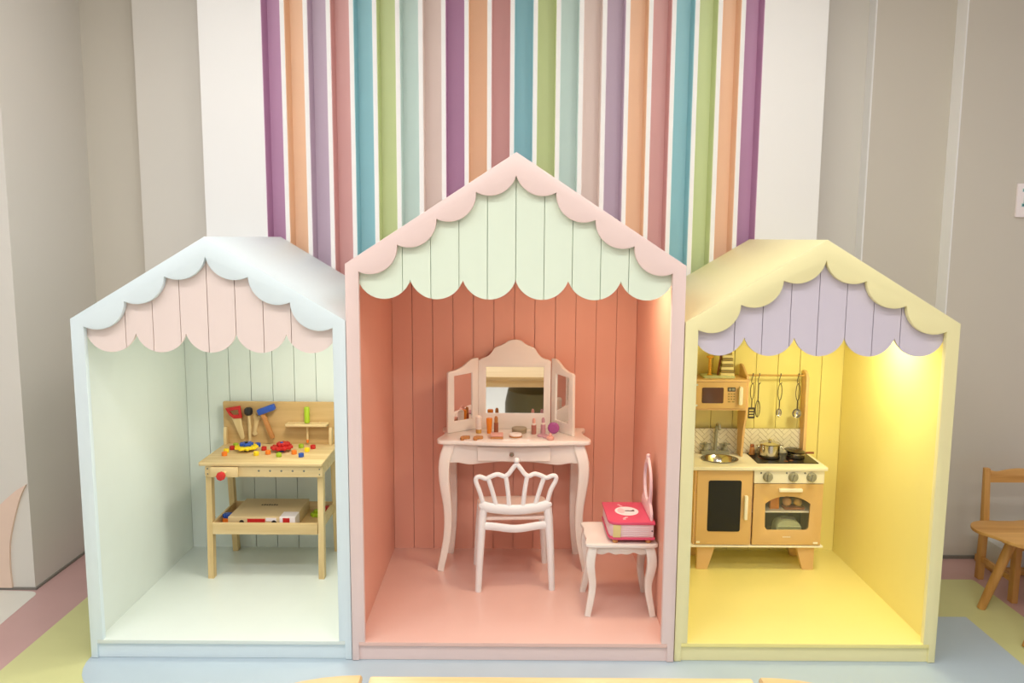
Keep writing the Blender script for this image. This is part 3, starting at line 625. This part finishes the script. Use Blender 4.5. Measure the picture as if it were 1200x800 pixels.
# ================================================================== stool and jewellery box
st = thing('stool', 'small white stool with wavy seat edges and curved legs', 'stool', (0.533, 0.40, FZ))
SX, SY, ST = 0.533, 0.402, 0.456
so = [(-0.166, -0.150), (-0.10, -0.160), (0, -0.154), (0.10, -0.160), (0.166, -0.150), (0.172, -0.12), (0.164, -0.07), (0.170, 0), (0.164, 0.07), (0.172, 0.12), (0.166, 0.150), (0.10, 0.160), (0, 0.154), (-0.10, 0.160), (-0.166, 0.150), (-0.172, 0.12), (-0.164, 0.07), (-0.170, 0), (-0.164, -0.07), (-0.172, -0.12)]
link('seat', cut([[(SX+u, SY+v) for u, v in spline(so, 4, True)]], ST-0.018, ST, 'xy', 0.005), 'white_lacquer', st)
wav = spline([(-0.125, 0.400), (-0.09, 0.394), (-0.06, 0.404), (-0.03, 0.394), (0, 0.398), (0.03, 0.394), (0.06, 0.404), (0.09, 0.394), (0.125, 0.400)], 4)
for y in (SY-0.128, SY+0.116):
    link('apron', cut([[(SX+u, v) for u, v in wav]+[(SX+0.125, 0.438), (SX-0.125, 0.438)]], y, y+0.012, 'xz', 0.002), 'white_lacquer', st)
for x in (SX-0.145, SX+0.133): link('side_apron', box(x, x+0.012, SY-0.11, SY+0.11, 0.398, 0.438, 0.002), 'white_lacquer', st)
pf = [0.0, 0.010, 0.013, 0.008, 0.001, 0.000, 0.006, 0.014, 0.022]; wd = [0.044, 0.046, 0.044, 0.040, 0.036, 0.034, 0.033, 0.031, 0.029]
for sx in (-1, 1):
    for sy in (-1, 1): link('leg', cab_leg(SX+sx*0.135, SY+sy*0.120, sx, sy*1.3, FZ, 0.438, pf, wd), 'white_lacquer', st)
jb = thing('jewellery_box', 'magenta topped toy jewellery box with oval mirror on the stool', 'jewellery box', (0.58, 0.41, ST))
JX0, JX1, JY0, JY1 = 0.468, 0.690, 0.255, 0.555
for x in (JX0+0.035, JX1-0.03):
    for y in (JY0+0.02, JY1-0.04): link('foot', lathe([(0.011, 0), (0.014, 0.003), (0.014, 0.016), (0.011, 0.018)], (x, y, ST+0.0003), 14), 'c_wood', jb)
lidp = [(JX0, JY0+0.045), (JX0+0.006, JY0+0.02), (JX0+0.022, JY0+0.005), (JX0+0.045, JY0), (JX1-0.002, JY0), (JX1, JY0+0.003), (JX1, JY1), (JX0, JY1)]
ins = lambda d: [((x-0.58)*(1-d/0.11)+0.58, (y-0.405)*(1-d/0.15)+0.405) for x, y in lidp]
link('base_plate', cut([lidp], ST+0.018, ST+0.030, 'xy', 0.003), 'magenta', jb)
by = link('body', cut([ins(0.006)], ST+0.030, ST+0.092, 'xy', 0.001), 'pale_pink', jb, label='pale pink sides')
link('spine', cut([[(JX0+0.022, JY0+0.0035), (JX0+0.058, JY0+0.0005), (JX0+0.058, JY0+0.012), (JX0+0.03, JY0+0.012)]], ST+0.031, ST+0.091, 'xy', 0.0005), 'spine_yellow', by, label='yellow corner edge')
for k in range(5): link('page_line', box(JX0+0.06, JX1-0.03, JY0+0.0035, JY0+0.007, ST+0.038+k*0.0105, ST+0.0388+k*0.0105), 'print_white', by)
link('keyhole', cyl((JX1-0.014, JY0+0.003, ST+0.062), 0.0035, 0.003, 'y', 10, 0.0005), 'print_dark', by)
ld = link('lid', cut([lidp], ST+0.092, ST+0.106, 'xy', 0.003), 'magenta', jb, label='magenta lid')
LZ = ST+0.106
link('oval_print', poly(ellipse(0.575, 0.415, 0.058, 0.064, 32), LZ, LZ+0.0008, 'xy'), 'print_white', ld)
link('print_figure', poly(spline([(0.567, 0.420), (0.580, 0.424), (0.596, 0.421), (0.610, 0.432), (0.614, 0.412), (0.600, 0.409), (0.584, 0.411), (0.568, 0.414)], 3, True), LZ+0.0008, LZ+0.0014, 'xy'), 'print_dark', ld)
link('print_skirt', poly(ellipse(0.548, 0.418, 0.018, 0.036, 18), LZ+0.0008, LZ+0.0013, 'xy'), 'pale_pink', ld)
for x, y in ((0.548, 0.51), (0.556, 0.49), (0.548, 0.30), (0.562, 0.325), (0.552, 0.316)):
    link('print_petal', poly(ellipse(x, y, 0.008, 0.005, 10), LZ, LZ+0.0008, 'xy'), 'pale_pink', ld)
# standing oval mirror at the back edge of the lid
def oval(cy, cz, ry, rz, n=30): return [(cy+ry*math.cos(2*PI*k/n), cz+rz*math.sin(2*PI*k/n)) for k in range(n)]
MXp = 0.668
MZ = LZ+0.155
sil = spline([(0.275, LZ), (0.280, LZ+0.035), (0.300, LZ+0.060), (0.318, LZ+0.075), (0.308, LZ+0.12), (0.310, LZ+0.17), (0.330, LZ+0.22), (0.370, LZ+0.258), (0.41, LZ+0.278), (0.450, LZ+0.258), (0.490, LZ+0.22), (0.510, LZ+0.17), (0.512, LZ+0.12), (0.502, LZ+0.075), (0.520, LZ+0.060), (0.540, LZ+0.035), (0.545, LZ)], 4)
mf = link('mirror_frame', cut([sil, oval(0.41, MZ, 0.078, 0.092)[::-1]], MXp, MXp+0.014, 'yz', 0.004), 'pale_pink', jb, label='pale pink oval mirror frame')
link('mirror_glass', poly(oval(0.41, MZ, 0.079, 0.093), MXp+0.007, MXp+0.010, 'yz'), 'mirror', mf)
link('frame_bow', lathe([(0.004, -0.012), (0.010, -0.006), (0.010, 0.006), (0.004, 0.012)], (MXp+0.006, 0.41, LZ+0.282), 12), 'pale_pink', mf)

# ================================================================== toy kitchen
kt = thing('toy_kitchen', 'tan and cream toy kitchen with oven, sink and rail', 'toy kitchen', (1.35, 0.95, FZ))
KX0, KX1, KF, KB = 1.000, 1.700, 0.812, 1.092
for b in ((KX0, KX0+0.012, KF, KB, 0.238, 0.662), (KX1-0.012, KX1, KF, KB, 0.238, 0.662), (1.306, 1.318, KF, KB, 0.238, 0.662)):
    link('side_board', box(*b), 'kitchen_wood', kt)
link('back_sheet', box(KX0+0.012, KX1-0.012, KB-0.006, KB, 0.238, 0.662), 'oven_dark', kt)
link('base_board', box(0.984, 1.710, 0.795, KB, 0.228, 0.238, 0.002), 'kitchen_white', kt)
def worktop():
    return cut([rrect(0.978, 1.712, 0.785, KB, 0.006, 2), ellipse(1.166, 0.948, 0.092, 0.080, 32)[::-1]], 0.662, 0.681, 'xy', 0.003)
ctop = link('countertop', worktop(), 'kitchen_white', kt)
sk = lathe([(0.052, -0.055), (0.075, -0.048), (0.090, 0.0), (0.100, 0.0035), (0.100, 0.0045), (0.093, 0.005), (0.088, 0.001), (0.072, -0.044), (0.050, -0.051)], (0, 0, 0), 32)
sk.transform(Matrix.Translation((1.166, 0.948, 0.681)) @ Matrix.Diagonal((1.03, 0.90, 1, 1)))
sb = link('sink_bowl', sk, 'steel', kt)
link('drain', lathe([(0.012, 0), (0.017, 0.003), (0.017, 0.018), (0.008, 0.022), (0.008, 0.034), (0.003, 0.038)], (1.166, 0.948, 0.6305), 16), 'kitchen_white', sb)
for x in (1.030, 1.600):
    for y in (0.825, 1.02):
        s = 1 if x < 1.3 else -1; xi = (x, x+0.10) if s > 0 else (x-0.025, x+0.075)
        o = [(xi[0], 0.228), (xi[1], 0.228), (xi[1]-(0.04 if s > 0 else 0), FZ), (xi[0]+(0 if s > 0 else 0.04), FZ)]
        link('leg', cut([o[::-1]], y, y+0.03, 'xz', 0.002), 'kitchen_wood', kt)
dl = link('cupboard_door', box(1.012, 1.309, 0.798, KF, 0.242, 0.658, 0.002), 'tan_front', kt, label='tan cupboard door with blackboard')
link('blackboard', cut([rrect(1.073, 1.251, 0.318, 0.604, 0.010)], 0.7945, 0.800, 'xz', 0.001), 'blackboard', dl)
link('handle', cut([rrect(1.268, 1.286, 0.388, 0.522, 0.004)], 0.778, 0.798, 'xz', 0.003), 'kitchen_white', dl)
for z in (0.252,): link('catch', box(1.016, 1.036, 0.795, 0.799, z, z+0.010), 'kitchen_white', dl)
cpn = link('control_panel', box(1.318, 1.697, 0.796, KF, 0.590, 0.660, 0.002), 'kitchen_white', kt, label='cream control panel')
for x in (1.390, 1.528, 1.627):
    kb = link('knob', lathe([(0.027, 0), (0.027, -0.006), (0.022, -0.014), (0.020, -0.018), (0.010, -0.019)], (x, 0.796, 0.626), 20, 'y'), 'grey_plastic', cpn)
    me = box(x-0.006, x+0.006, 0.768, 0.780, 0.604, 0.648, 0.002)
    me.transform(Matrix.Translation((x, 0, 0.626)) @ Matrix.Rotation(0.25 if x > 1.5 else 0, 4, 'Y') @ Matrix.Translation((-x, 0, -0.626)))
    link('grip', me, 'grey_plastic', kb)
    link('indicator', cyl((x-0.036, 0.7945, 0.648), 0.005, 0.003, 'y', 10, 0.0005), 'grey_screw', cpn)
win = [(1.398, 0.330), (1.405, 0.326), (1.612, 0.326), (1.622, 0.332), (1.627, 0.345), (1.630, 0.470)]+spline([(1.630, 0.474), (1.605, 0.492), (1.560, 0.510), (1.508, 0.517), (1.455, 0.511), (1.410, 0.493), (1.385, 0.474)], 3)+[(1.388, 0.345)]
od = link('oven_door', cut([rrect(1.321, 1.694, 0.242, 0.586, 0.003, 2), win[::-1]], 0.798, KF-0.001, 'xz', 0.0015), 'tan_front', kt, label='tan oven door with arched window')
link('window_pane', poly(win, 0.804, 0.807, 'xz'), 'pane', od)
link('handle', cut([rrect(1.452, 1.578, 0.546, 0.564, 0.004)], 0.778, 0.798, 'xz', 0.003), 'kitchen_white', od)
link('hinge_plate', box(1.655, 1.680, 0.795, 0.799, 0.250, 0.260), 'kitchen_white', od)
for i in range(6): link('maker_mark', box(1.487+i*0.0075, 1.4925+i*0.0075, 0.7965, 0.7985, 0.286, 0.2905), 'kitchen_white', od)
link('oven_shelf', box(1.318, 1.688, 0.822, KB-0.006, 0.418, 0.425), 'kitchen_white', kt)
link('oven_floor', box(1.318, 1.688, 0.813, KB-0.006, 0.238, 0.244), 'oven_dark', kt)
# things in the oven
single('juice_carton', box(1.432, 1.482, 0.86, 0.90, 0.4253, 0.497, 0.003), 'c_orange', 'orange carton on the oven shelf', 'carton', (1.457, 0.88, 0.4253))
t = thing('egg_tray', 'two toy eggs in a brown tray on the oven shelf', 'toy food', (1.56, 0.87, 0.4253))
link('tray', cut([rrect(1.505, 1.622, 0.84, 0.91, 0.015)], 0.4254, 0.439, 'xy', 0.003), 'c_brown', t)
for x, mtt in ((1.528, 'egg'), (1.588, 'c_gold')): link('egg', lathe([(0.004, 0), (0.018, 0.008), (0.025, 0.024), (0.022, 0.042), (0.012, 0.053), (0.003, 0.056)], (x, 0.873, 0.437), 16), mtt, t)
t = thing('toy_toaster', 'pale green toy toaster inside the oven', 'toy toaster', (1.54, 0.88, 0.2443))
to = spline([(1.468, 0.2445), (1.466, 0.30), (1.478, 0.345), (1.51, 0.362), (1.555, 0.362), (1.595, 0.345), (1.612, 0.30), (1.614, 0.2445)], 4)
link('body', cut([to], 0.85, 0.93, 'xz', 0.006), 'pale_green', t)
for z in (0.275, 0.30, 0.322): link('rib', box(1.478, 1.604, 0.844, 0.852, z, z+0.010, 0.002), 'pale_green', t)
link('slot_cover', box(1.50, 1.58, 0.87, 0.91, 0.3605, 0.366, 0.001), 'grey_plastic', t)
# hob, splashback, faucet
hb = link('cooktop', cut([rrect(1.352, 1.690, 0.862, 1.072, 0.006, 2)], 0.681, 0.6845, 'xy', 0.001), 'cooktop', kt, label='black cooktop')
for x, y in ((1.44, 0.985), (1.60, 0.985), (1.52, 0.90), (1.555, 0.915)):
    link('burner_ring', cut([ellipse(x, y, 0.05 if y > 0.95 else 0.012, 0.042 if y > 0.95 else 0.010, 24), ellipse(x, y, 0.046 if y > 0.95 else 0.006, 0.038 if y > 0.95 else 0.005, 24)[::-1]], 0.6845, 0.6850, 'xy'), 'c_brown', hb)
sp = link('splashback', box(1.012, 1.660, 1.078, 1.086, 0.681, 0.826), 'grout', kt)
bm = bmesh.new(); TW, TL = 0.0215, 0.0645; ca = math.cos(PI/4); g = 0.0022
def clip_rect(pts, x0, x1, z0, z1):
    for ax, lim, sg in ((0, x0, 1), (0, x1, -1), (1, z0, 1), (1, z1, -1)):
        out = []
        for i in range(len(pts)):
            a, b = pts[i-1], pts[i]; da, db = sg*(a[ax]-lim), sg*(b[ax]-lim)
            if (da >= 0) != (db >= 0):
                t_ = da/(da-db); out.append((a[0]+(b[0]-a[0])*t_, a[1]+(b[1]-a[1])*t_))
            if db >= 0: out.append(b)
        pts = out
        if len(pts) < 3: return []
    return pts
for i in range(-30, 60):
    for j in range(-12, 12):
        # herringbone: pairs of perpendicular tiles on a stepped lattice
        ox = i*TW+j*TL; oy = i*TW-j*TL
        for rect in ((ox, ox+TL, oy, oy+TW), (ox, ox+TW, oy+TW, oy+TW+TL)):
            q = [(rect[0]+g/2, rect[2]+g/2), (rect[1]-g/2, rect[2]+g/2), (rect[1]-g/2, rect[3]-g/2), (rect[0]+g/2, rect[3]-g/2)]
            q = [(1.2+(u-v)*ca, 0.70+(u+v)*ca) for u, v in q]
            q = clip_rect(q, 1.013, 1.659, 0.682, 0.825)
            if len(q) < 3: continue
            A = [bm.verts.new((u, 1.0755, v)) for u, v in q]; B = [bm.verts.new((u, 1.0782, v)) for u, v in q]
            bm.faces.new(A); n_ = len(q)
            for k in range(n_): bm.faces.new((A[k], B[k], B[(k+1) % n_], A[(k+1) % n_]))
o = link('tile', to_mesh(bm), 'tile', sp, label='cream herringbone tiles'); o['kind'] = 'stuff'
fc = link('faucet_base', box(1.085, 1.245, 1.035, 1.070, 0.681, 0.703, 0.004), 'grey_plastic', kt)
link('spout', tube(spline([(1.166, 1.052, 0.70), (1.168, 1.052, 0.78), (1.170, 1.050, 0.838), (1.172, 1.035, 0.858), (1.174, 1.012, 0.855), (1.175, 1.000, 0.835)], 5), 0.0095, 10, up=(1, 0, 0)), 'grey_plastic', fc)
for x in (1.110, 1.222):
    tp = link('tap', lathe([(0.016, 0), (0.017, 0.01), (0.010, 0.018), (0.010, 0.038), (0.012, 0.045), (0.005, 0.048)], (x, 1.052, 0.703), 14), 'grey_plastic', fc)
    link('tap_lever', boxes([(x-0.030, x+0.030, 1.047, 1.057, 0.738, 0.744), (x-0.005, x+0.005, 1.025, 1.078, 0.738, 0.744)]), 'grey_plastic', tp)
# upper unit: microwave, uprights, rail
mw = link('microwave_box', boxes([(1.000, 1.296, 0.935, KB, 0.962, 0.972), (0.985, 1.310, 0.925, KB, 1.122, 1.134), (1.000, 1.012, 0.935, KB, 0.972, 1.122), (1.284, 1.296, 0.935, KB, 0.972, 1.122), (1.012, 1.284, 1.08, KB, 0.972, 1.122)]), 'kitchen_wood', kt)
md = link('microwave_door', box(1.004, 1.292, 0.926, 0.936, 0.974, 1.120, 0.002), 'tan_front', kt, label='tan microwave door')
link('window', cut([rrect(1.050, 1.168, 1.003, 1.090, 0.006, 3)], 0.923, 0.927, 'xz', 0.001), 'dark_window', md)
ds = link('display', cut([rrect(1.190, 1.232, 1.069, 1.092, 0.003, 2)], 0.923, 0.927, 'xz', 0.0005), 'print_dark', md)
for x in (1.194, 1.213): link('display_digits', box(x, x+0.015, 0.9222, 0.924, 1.074, 1.087), 'grey_plastic', ds)
for r in range(4):
    for c in range(3 if r < 3 else 2):
        x = 1.193+c*(0.0145 if r < 3 else 0.022)
        link('button', box(x, x+(0.009 if r < 3 else 0.014), 0.9240, 0.9265, 1.052-r*0.0145, 1.058-r*0.0145), 'course_brown', md)
link('handle', cut([rrect(1.250, 1.270, 0.996, 1.098, 0.008, 4)], 0.905, 0.926, 'xz', 0.003), 'kitchen_white', md)
for z in (0.985, 1.10): link('hinge_plate', box(1.006, 1.026, 0.9235, 0.927, z, z+0.010), 'bin_white', md)
prof_post = [(1.092, 0.681), (1.000, 0.681), (0.995, 0.72)]+spline([(0.985, 0.78), (0.97, 0.86), (0.945, 0.93), (0.938, 0.965)], 4)+[(0.938, 1.12)]+spline([(0.945, 1.150), (0.99, 1.168), (1.03, 1.19), (1.06, 1.200), (1.092, 1.200)], 3)
for x in (0.988, 1.297): link('upright', cut([prof_post], x, x+0.013, 'yz', 0.002), 'kitchen_wood', kt)
rp = [(1.092, 0.681), (1.02, 0.681), (1.02, 1.13), (1.035, 1.155), (1.065, 1.165), (1.092, 1.165)]
link('upright', cut([rp], 1.655, 1.672, 'yz', 0.002), 'kitchen_wood', kt)
link('rail', cyl((1.31, 1.045, 1.140), 0.0055, 0.346, 'x', 10), 'c_gold', kt)
# hanging utensils
def utensil(name, label, x, dy=0.0):
    t = thing(name, label, 'toy utensil', (x, 1.04, 1.15), 0, 'utensils on the kitchen rail')
    link('hook', tube(spline([(x+0.004, 1.052, 1.141), (x+0.005, 1.046, 1.150), (x+0.004, 1.038, 1.146), (x-0.004, 1.036, 1.120), (x-0.005, 1.034, 1.102), (x+0.002, 1.033, 1.092), (x+0.008, 1.034, 1.102)], 4), 0.0022, 6, up=(1, 0, 0)), 'dark_steel', t)
    return t
def loop_handle(t, x, z0, z1, w_=0.010):
    zc_ = (z0+z1)/2; pts = []
    for k in range(20):
        a = 2*PI*k/20; pts.append((x+w_*math.sin(a), 1.033, zc_+(z0-z1)/2*math.cos(a)*-1))
    link('handle', tube(pts, 0.0022, 6, closed=True, up=(0, 1, 0)), 'dark_steel', t)
t = utensil('toy_spatula', 'slotted toy spatula hanging next to the microwave', 1.358)
loop_handle(t, 1.358, 1.095, 1.005); link('shaft', cyl((1.358, 1.033, 0.955), 0.0028, 0.052), 'dark_steel', t)
sx = 1.358
link('blade', cut([rrect(sx-0.019, sx+0.019, 0.895, 0.958, 0.004)]+[rrect(sx-0.013, sx+0.013, z, z+0.008, 0.002, 2)[::-1] for z in (0.906, 0.922, 0.938)], 1.030, 1.035, 'xz', 0.0008), 'dark_steel', t)
t = utensil('toy_whisk', 'thin wire toy whisk hanging beside the spatula', 1.394)
link('handle', cyl((1.392, 1.033, 0.995), 0.003, 0.102), 'dark_steel', t)
for a in (0, PI/3, 2*PI/3):
    pts = []
    for k in range(20):
        b = 2*PI*k/20; r = 0.014*math.sin(b); pts.append((1.392+r*math.cos(a), 1.033+r*math.sin(a), 0.95-0.048*math.cos(b)*-1))
    link('wire', tube(pts, 0.0014, 5, closed=True, up=(0.3, 1, 0)), 'dark_steel', t)
def bowl(x, z, rx, rz, d):
    me = lathe([(0.001, 0.0), (0.6, 0.15), (0.9, 0.55), (1.0, 1.0), (0.93, 1.0), (0.83, 0.6), (0.55, 0.25), (0.001, 0.12)], (0, 0, 0), 24, 'y')
    me.transform(Matrix.Translation((x, 1.036+d*0.9, z)) @ Matrix.Diagonal((rx, -d, rz, 1))); me.flip_normals(); return me
t = utensil('toy_spoon', 'oval steel toy spoon hanging in the middle of the rail', 1.514)
loop_handle(t, 1.514, 1.095, 1.000, 0.011); link('shaft', cyl((1.514, 1.033, 0.950), 0.003, 0.052), 'dark_steel', t)
link('spoon_bowl', bowl(1.514, 0.928, 0.016, 0.026, 0.012), 'steel', t)
t = utensil('toy_ladle', 'round steel toy ladle hanging at the end of the rail', 1.615)
loop_handle(t, 1.615, 1.095, 1.000, 0.011); link('shaft', cyl((1.615, 1.033, 0.948), 0.003, 0.054), 'dark_steel', t)
link('ladle_bowl', bowl(1.615, 0.925, 0.027, 0.028, 0.02), 'steel', t)
# pot, pan, shaker, tower toy
def pot(name, label, x, y, r, h, z):
    t = thing(name, label, 'toy pot', (x, y, z))
    link('body', lathe([(r*0.90, 0), (r, 0.006), (r, h-0.004), (r+0.004, h), (r+0.002, h+0.002), (r-0.003, h-0.002), (r-0.003, 0.010), (r*0.5, 0.008)], (x, y, z), 28), 'steel', t)
    link('base_band', lathe([(r*0.92, 0.0), (r+0.0012, 0.003), (r+0.0012, 0.014), (r*0.98, 0.015)], (x, y, z+0.0002), 28), 'dark_steel', t)
    return t
t = pot('toy_pot', 'steel toy cooking pot standing on the black cooktop', 1.455, 0.985, 0.055, 0.078, 0.6853)
for s in (-1, 1): link('handle', tube(spline([(1.455+s*0.054, 0.972, 0.745), (1.455+s*0.072, 0.974, 0.750), (1.455+s*0.074, 0.985, 0.751), (1.455+s*0.072, 0.996, 0.750), (1.455+s*0.054, 0.998, 0.745)], 4), 0.003, 8, up=(0, 0, 1)), 'steel', t)
link('lid', lathe([(0.050, 0.0), (0.054, 0.003), (0.030, 0.010), (0.008, 0.013), (0.008, 0.018), (0.011, 0.024), (0.004, 0.028)], (1.455, 0.985, 0.7605), 28), 'steel', t)
t = pot('toy_pan', 'low steel toy pan with lid on the black cooktop', 1.602, 0.985, 0.050, 0.030, 0.6853)
lm = lathe([(0.056, 0), (0.059, 0.003), (0.040, 0.012), (0.010, 0.015), (0.008, 0.018), (0.004, 0.019)], (0, 0, 0), 28)
lm.transform(Matrix.Translation((1.598, 0.985, 0.720)) @ Matrix.Rotation(math.radians(6), 4, 'Y')); link('lid', lm, 'dark_steel', t)
link('handle', tube([(1.65, 0.975, 0.712), (1.675, 0.965, 0.716), (1.694, 0.955, 0.718)], 0.006, 8, up=(0, 0, 1)), 'c_brown', t)
t = thing('salt_shaker', 'small orange wooden shaker behind the steel pot', 'shaker', (1.372, 1.02, 0.6853))
link('body', lathe([(0.017, 0), (0.018, 0.002), (0.012, 0.042), (0.010, 0.044)], (1.372, 1.035, 0.6853), 8), 'c_wood', t)
link('cap', lathe([(0.010, 0), (0.012, 0.002), (0.012, 0.014), (0.008, 0.016)], (1.372, 1.035, 0.7293), 10), 'c_brown', t)
TZ = 1.134
t = thing('tower_toy', 'striped toy tower on a pale green base above the microwave', 'toy', (1.15, 1.01, TZ))
link('base', cut([rrect(1.062, 1.240, 0.96, 1.055, 0.012)], TZ+0.0003, TZ+0.014, 'xy', 0.003), 'pale_green', t)
for k in range(9):
    a = 0.038-0.0018*k; z = TZ+0.014+k*0.0165
    link('course', box(1.198-a, 1.198+a, 1.008-a, 1.008+a, z, z+0.0155, 0.002), 'course_brown' if k % 2 else 'course_cream', t)
link('lean_rod', tube([(1.150, 1.0, TZ+0.014), (1.166, 1.0, TZ+0.135)], 0.0055, 8), 'c_brown', t)
link('amber_post', lathe([(0.016, 0), (0.008, 0.008), (0.007, 0.09), (0.020, 0.098), (0.020, 0.106), (0.01, 0.108)], (1.108, 1.01, TZ+0.014), 14), 'amber', t)
link('cross_bar', box(1.128, 1.175, 0.995, 1.005, TZ+0.128, TZ+0.136, 0.002), 'c_brown', t)

# ================================================================== right side: chair, low table, bin, sign
rc = thing('wooden_chair', 'small natural wood chair against the beige wall', 'chair', (2.83, 0.78, 0))
for x in (2.645, 3.005):
    link('leg', cut([[(0.955, 0.001), (0.915, 0.001), (0.905, 0.33), (0.935, 0.640), (0.958, 0.640), (0.945, 0.33)]], x, x+0.034, 'yz', 0.004), 'pine_z', rc)
    link('leg', cut([[(0.655, 0.001), (0.612, 0.001), (0.612, 0.330), (0.655, 0.330)]], x+0.004, x+0.038, 'yz', 0.004), 'pine_z', rc)
    link('stretcher', box(x+0.010, x+0.028, 0.655, 0.915, 0.105, 0.135, 0.003), 'pine', rc)
    link('seat_rail', box(x+0.010, x+0.028, 0.655, 0.910, 0.285, 0.328, 0.003), 'pine', rc)
tr_ = spline([(2.678, 0.630), (2.72, 0.622), (2.78, 0.634), (2.84, 0.640), (2.90, 0.634), (2.96, 0.622), (3.006, 0.630)], 4)
link('top_rail', cut([tr_+[(3.006, 0.560), (2.678, 0.560)]], 0.932, 0.950, 'xz', 0.003), 'pine', rc)
link('seat', cut([rrect(2.648, 3.036, 0.600, 0.912, 0.02)], 0.328, 0.348, 'xy', 0.005), 'pine', rc)
link('front_rail', box(2.685, 3.005, 0.622, 0.640, 0.285, 0.328, 0.003), 'pine', rc)
rt = thing('cloud_table', 'low wooden table with wavy cloud shaped top and round legs', 'table', (2.85, 0.35, 0))
cl = spline([(2.395, 0.60), (2.44, 0.665), (2.53, 0.690), (2.62, 0.675), (2.75, 0.70), (2.92, 0.68), (3.10, 0.69), (3.24, 0.62), (3.28, 0.48), (3.22, 0.35), (3.26, 0.20), (3.20, 0.05), (3.04, 0.02), (2.90, 0.06), (2.76, 0.02), (2.62, 0.04), (2.53, 0.13), (2.54, 0.27), (2.47, 0.36), (2.43, 0.46), (2.392, 0.53)], 6, True)
link('tabletop', cut([cl], 0.412, 0.430, 'xy', 0.005), 'pine', rt)
for tx, ty, bx_, by_ in ((2.56, 0.50, 2.455, 0.555), (2.60, 0.17, 2.435, 0.150), (3.10, 0.50, 3.19, 0.555), (3.08, 0.17, 3.19, 0.14)):
    link('leg', tube([(bx_, by_, 0.001), (tx, ty, 0.412)], [0.021, 0.026], 14), 'pine_z', rt)
t = thing('storage_bin', 'white plastic bin on a wooden base by the beige wall', 'bin', (2.95, 1.08, 0))
link('bin', cut([rrect(2.80, 3.16, 0.98, 1.18, 0.02), ], 0.045, 0.16, 'xy', 0.004), 'bin_white', t)
link('base', box(2.78, 3.18, 0.97, 1.19, 0.001, 0.044, 0.003), 'pine', t)
sg = thing('wall_sign', 'small white wall sign with teal serif lettering', 'sign', (3.0, 1.225, 2.035))
link('plate', cut([rrect(2.868, 3.168, 2.033, 2.222, 0.003, 2)], 1.212, 1.227, 'xz', 0.002), 'print_white', sg)
def stem(d): return [(2.899-d, 2.096-d), (2.936+d, 2.096-d), (2.936+d, 2.106+d), (2.926+d, 2.108+d), (2.926+d, 2.178-d), (2.936+d, 2.180-d), (2.936+d, 2.190+d), (2.899-d, 2.190+d), (2.899-d, 2.180-d), (2.909-d, 2.178-d), (2.909-d, 2.108+d), (2.899-d, 2.106+d)]
link('letter_outline', poly(stem(0.004), 1.2105, 1.213, 'xz'), 'teal_pale', sg)
link('letter', poly(stem(0.0), 1.2095, 1.2115, 'xz'), 'teal_ink', sg)

# ================================================================== tables in front of the houses
FT_Y, FT_Z = -1.350, 0.703
t = thing('activity_table', 'long pale wood table in front of the playhouses', 'table', (0.14, -1.75, 0))
link('tabletop', cut([rrect(-0.383, 0.667, -2.16, FT_Y, 0.008)], FT_Z-0.03, FT_Z, 'xy', 0.006), 'pale_table', t)
for y in (FT_Y-0.035, -2.145): link('apron', box(-0.36, 0.645, y, y+0.02, FT_Z-0.095, FT_Z-0.03, 0.002), 'pale_table', t)
for x in (-0.36, 0.595):
    for y in (-2.14, FT_Y-0.07): link('leg', box(x, x+0.05, y, y+0.05, 0.003, FT_Z-0.03, 0.004), 'pale_table', t)
for s, x, lab in ((-1, -0.405, 'half round wooden end table on the mint playhouse side'), (1, 0.688, 'half round wooden end table on the yellow playhouse side')):
    t = thing('end_table', lab, 'table', (x+s*0.2, -1.76, 0), 0, 'half round end tables')
    cyy = -1.76; rr = 0.414
    pts = [(x+s*rr*math.sin(a), cyy+rr*math.cos(a)) for a in [PI*k/24 for k in range(25)]]
    link('tabletop', cut([pts], FT_Z-0.028, FT_Z+0.004, 'xy', 0.012), 'pale_table', t)
    for dx, dy in ((0.04, 0.33), (0.04, -0.33), (0.33, 0)): link('leg', tube([(x+s*dx, cyy+dy, 0.003), (x+s*dx, cyy+dy, FT_Z-0.028)], 0.022, 14), 'pale_table', t)
t = thing('ottoman', 'dark olive round ottoman under the long wooden table', 'ottoman', (0.26, -1.75, 0))
link('cushion', lathe([(0.24, 0.05), (0.29, 0.07), (0.315, 0.16), (0.315, 0.40), (0.29, 0.52), (0.20, 0.55), (0.05, 0.555)], (0.26, -1.75, 0), 32), 'olive', t)
link('base', cyl((0.26, -1.75, 0.003), 0.22, 0.047, 'z', 28), 't_black', t)
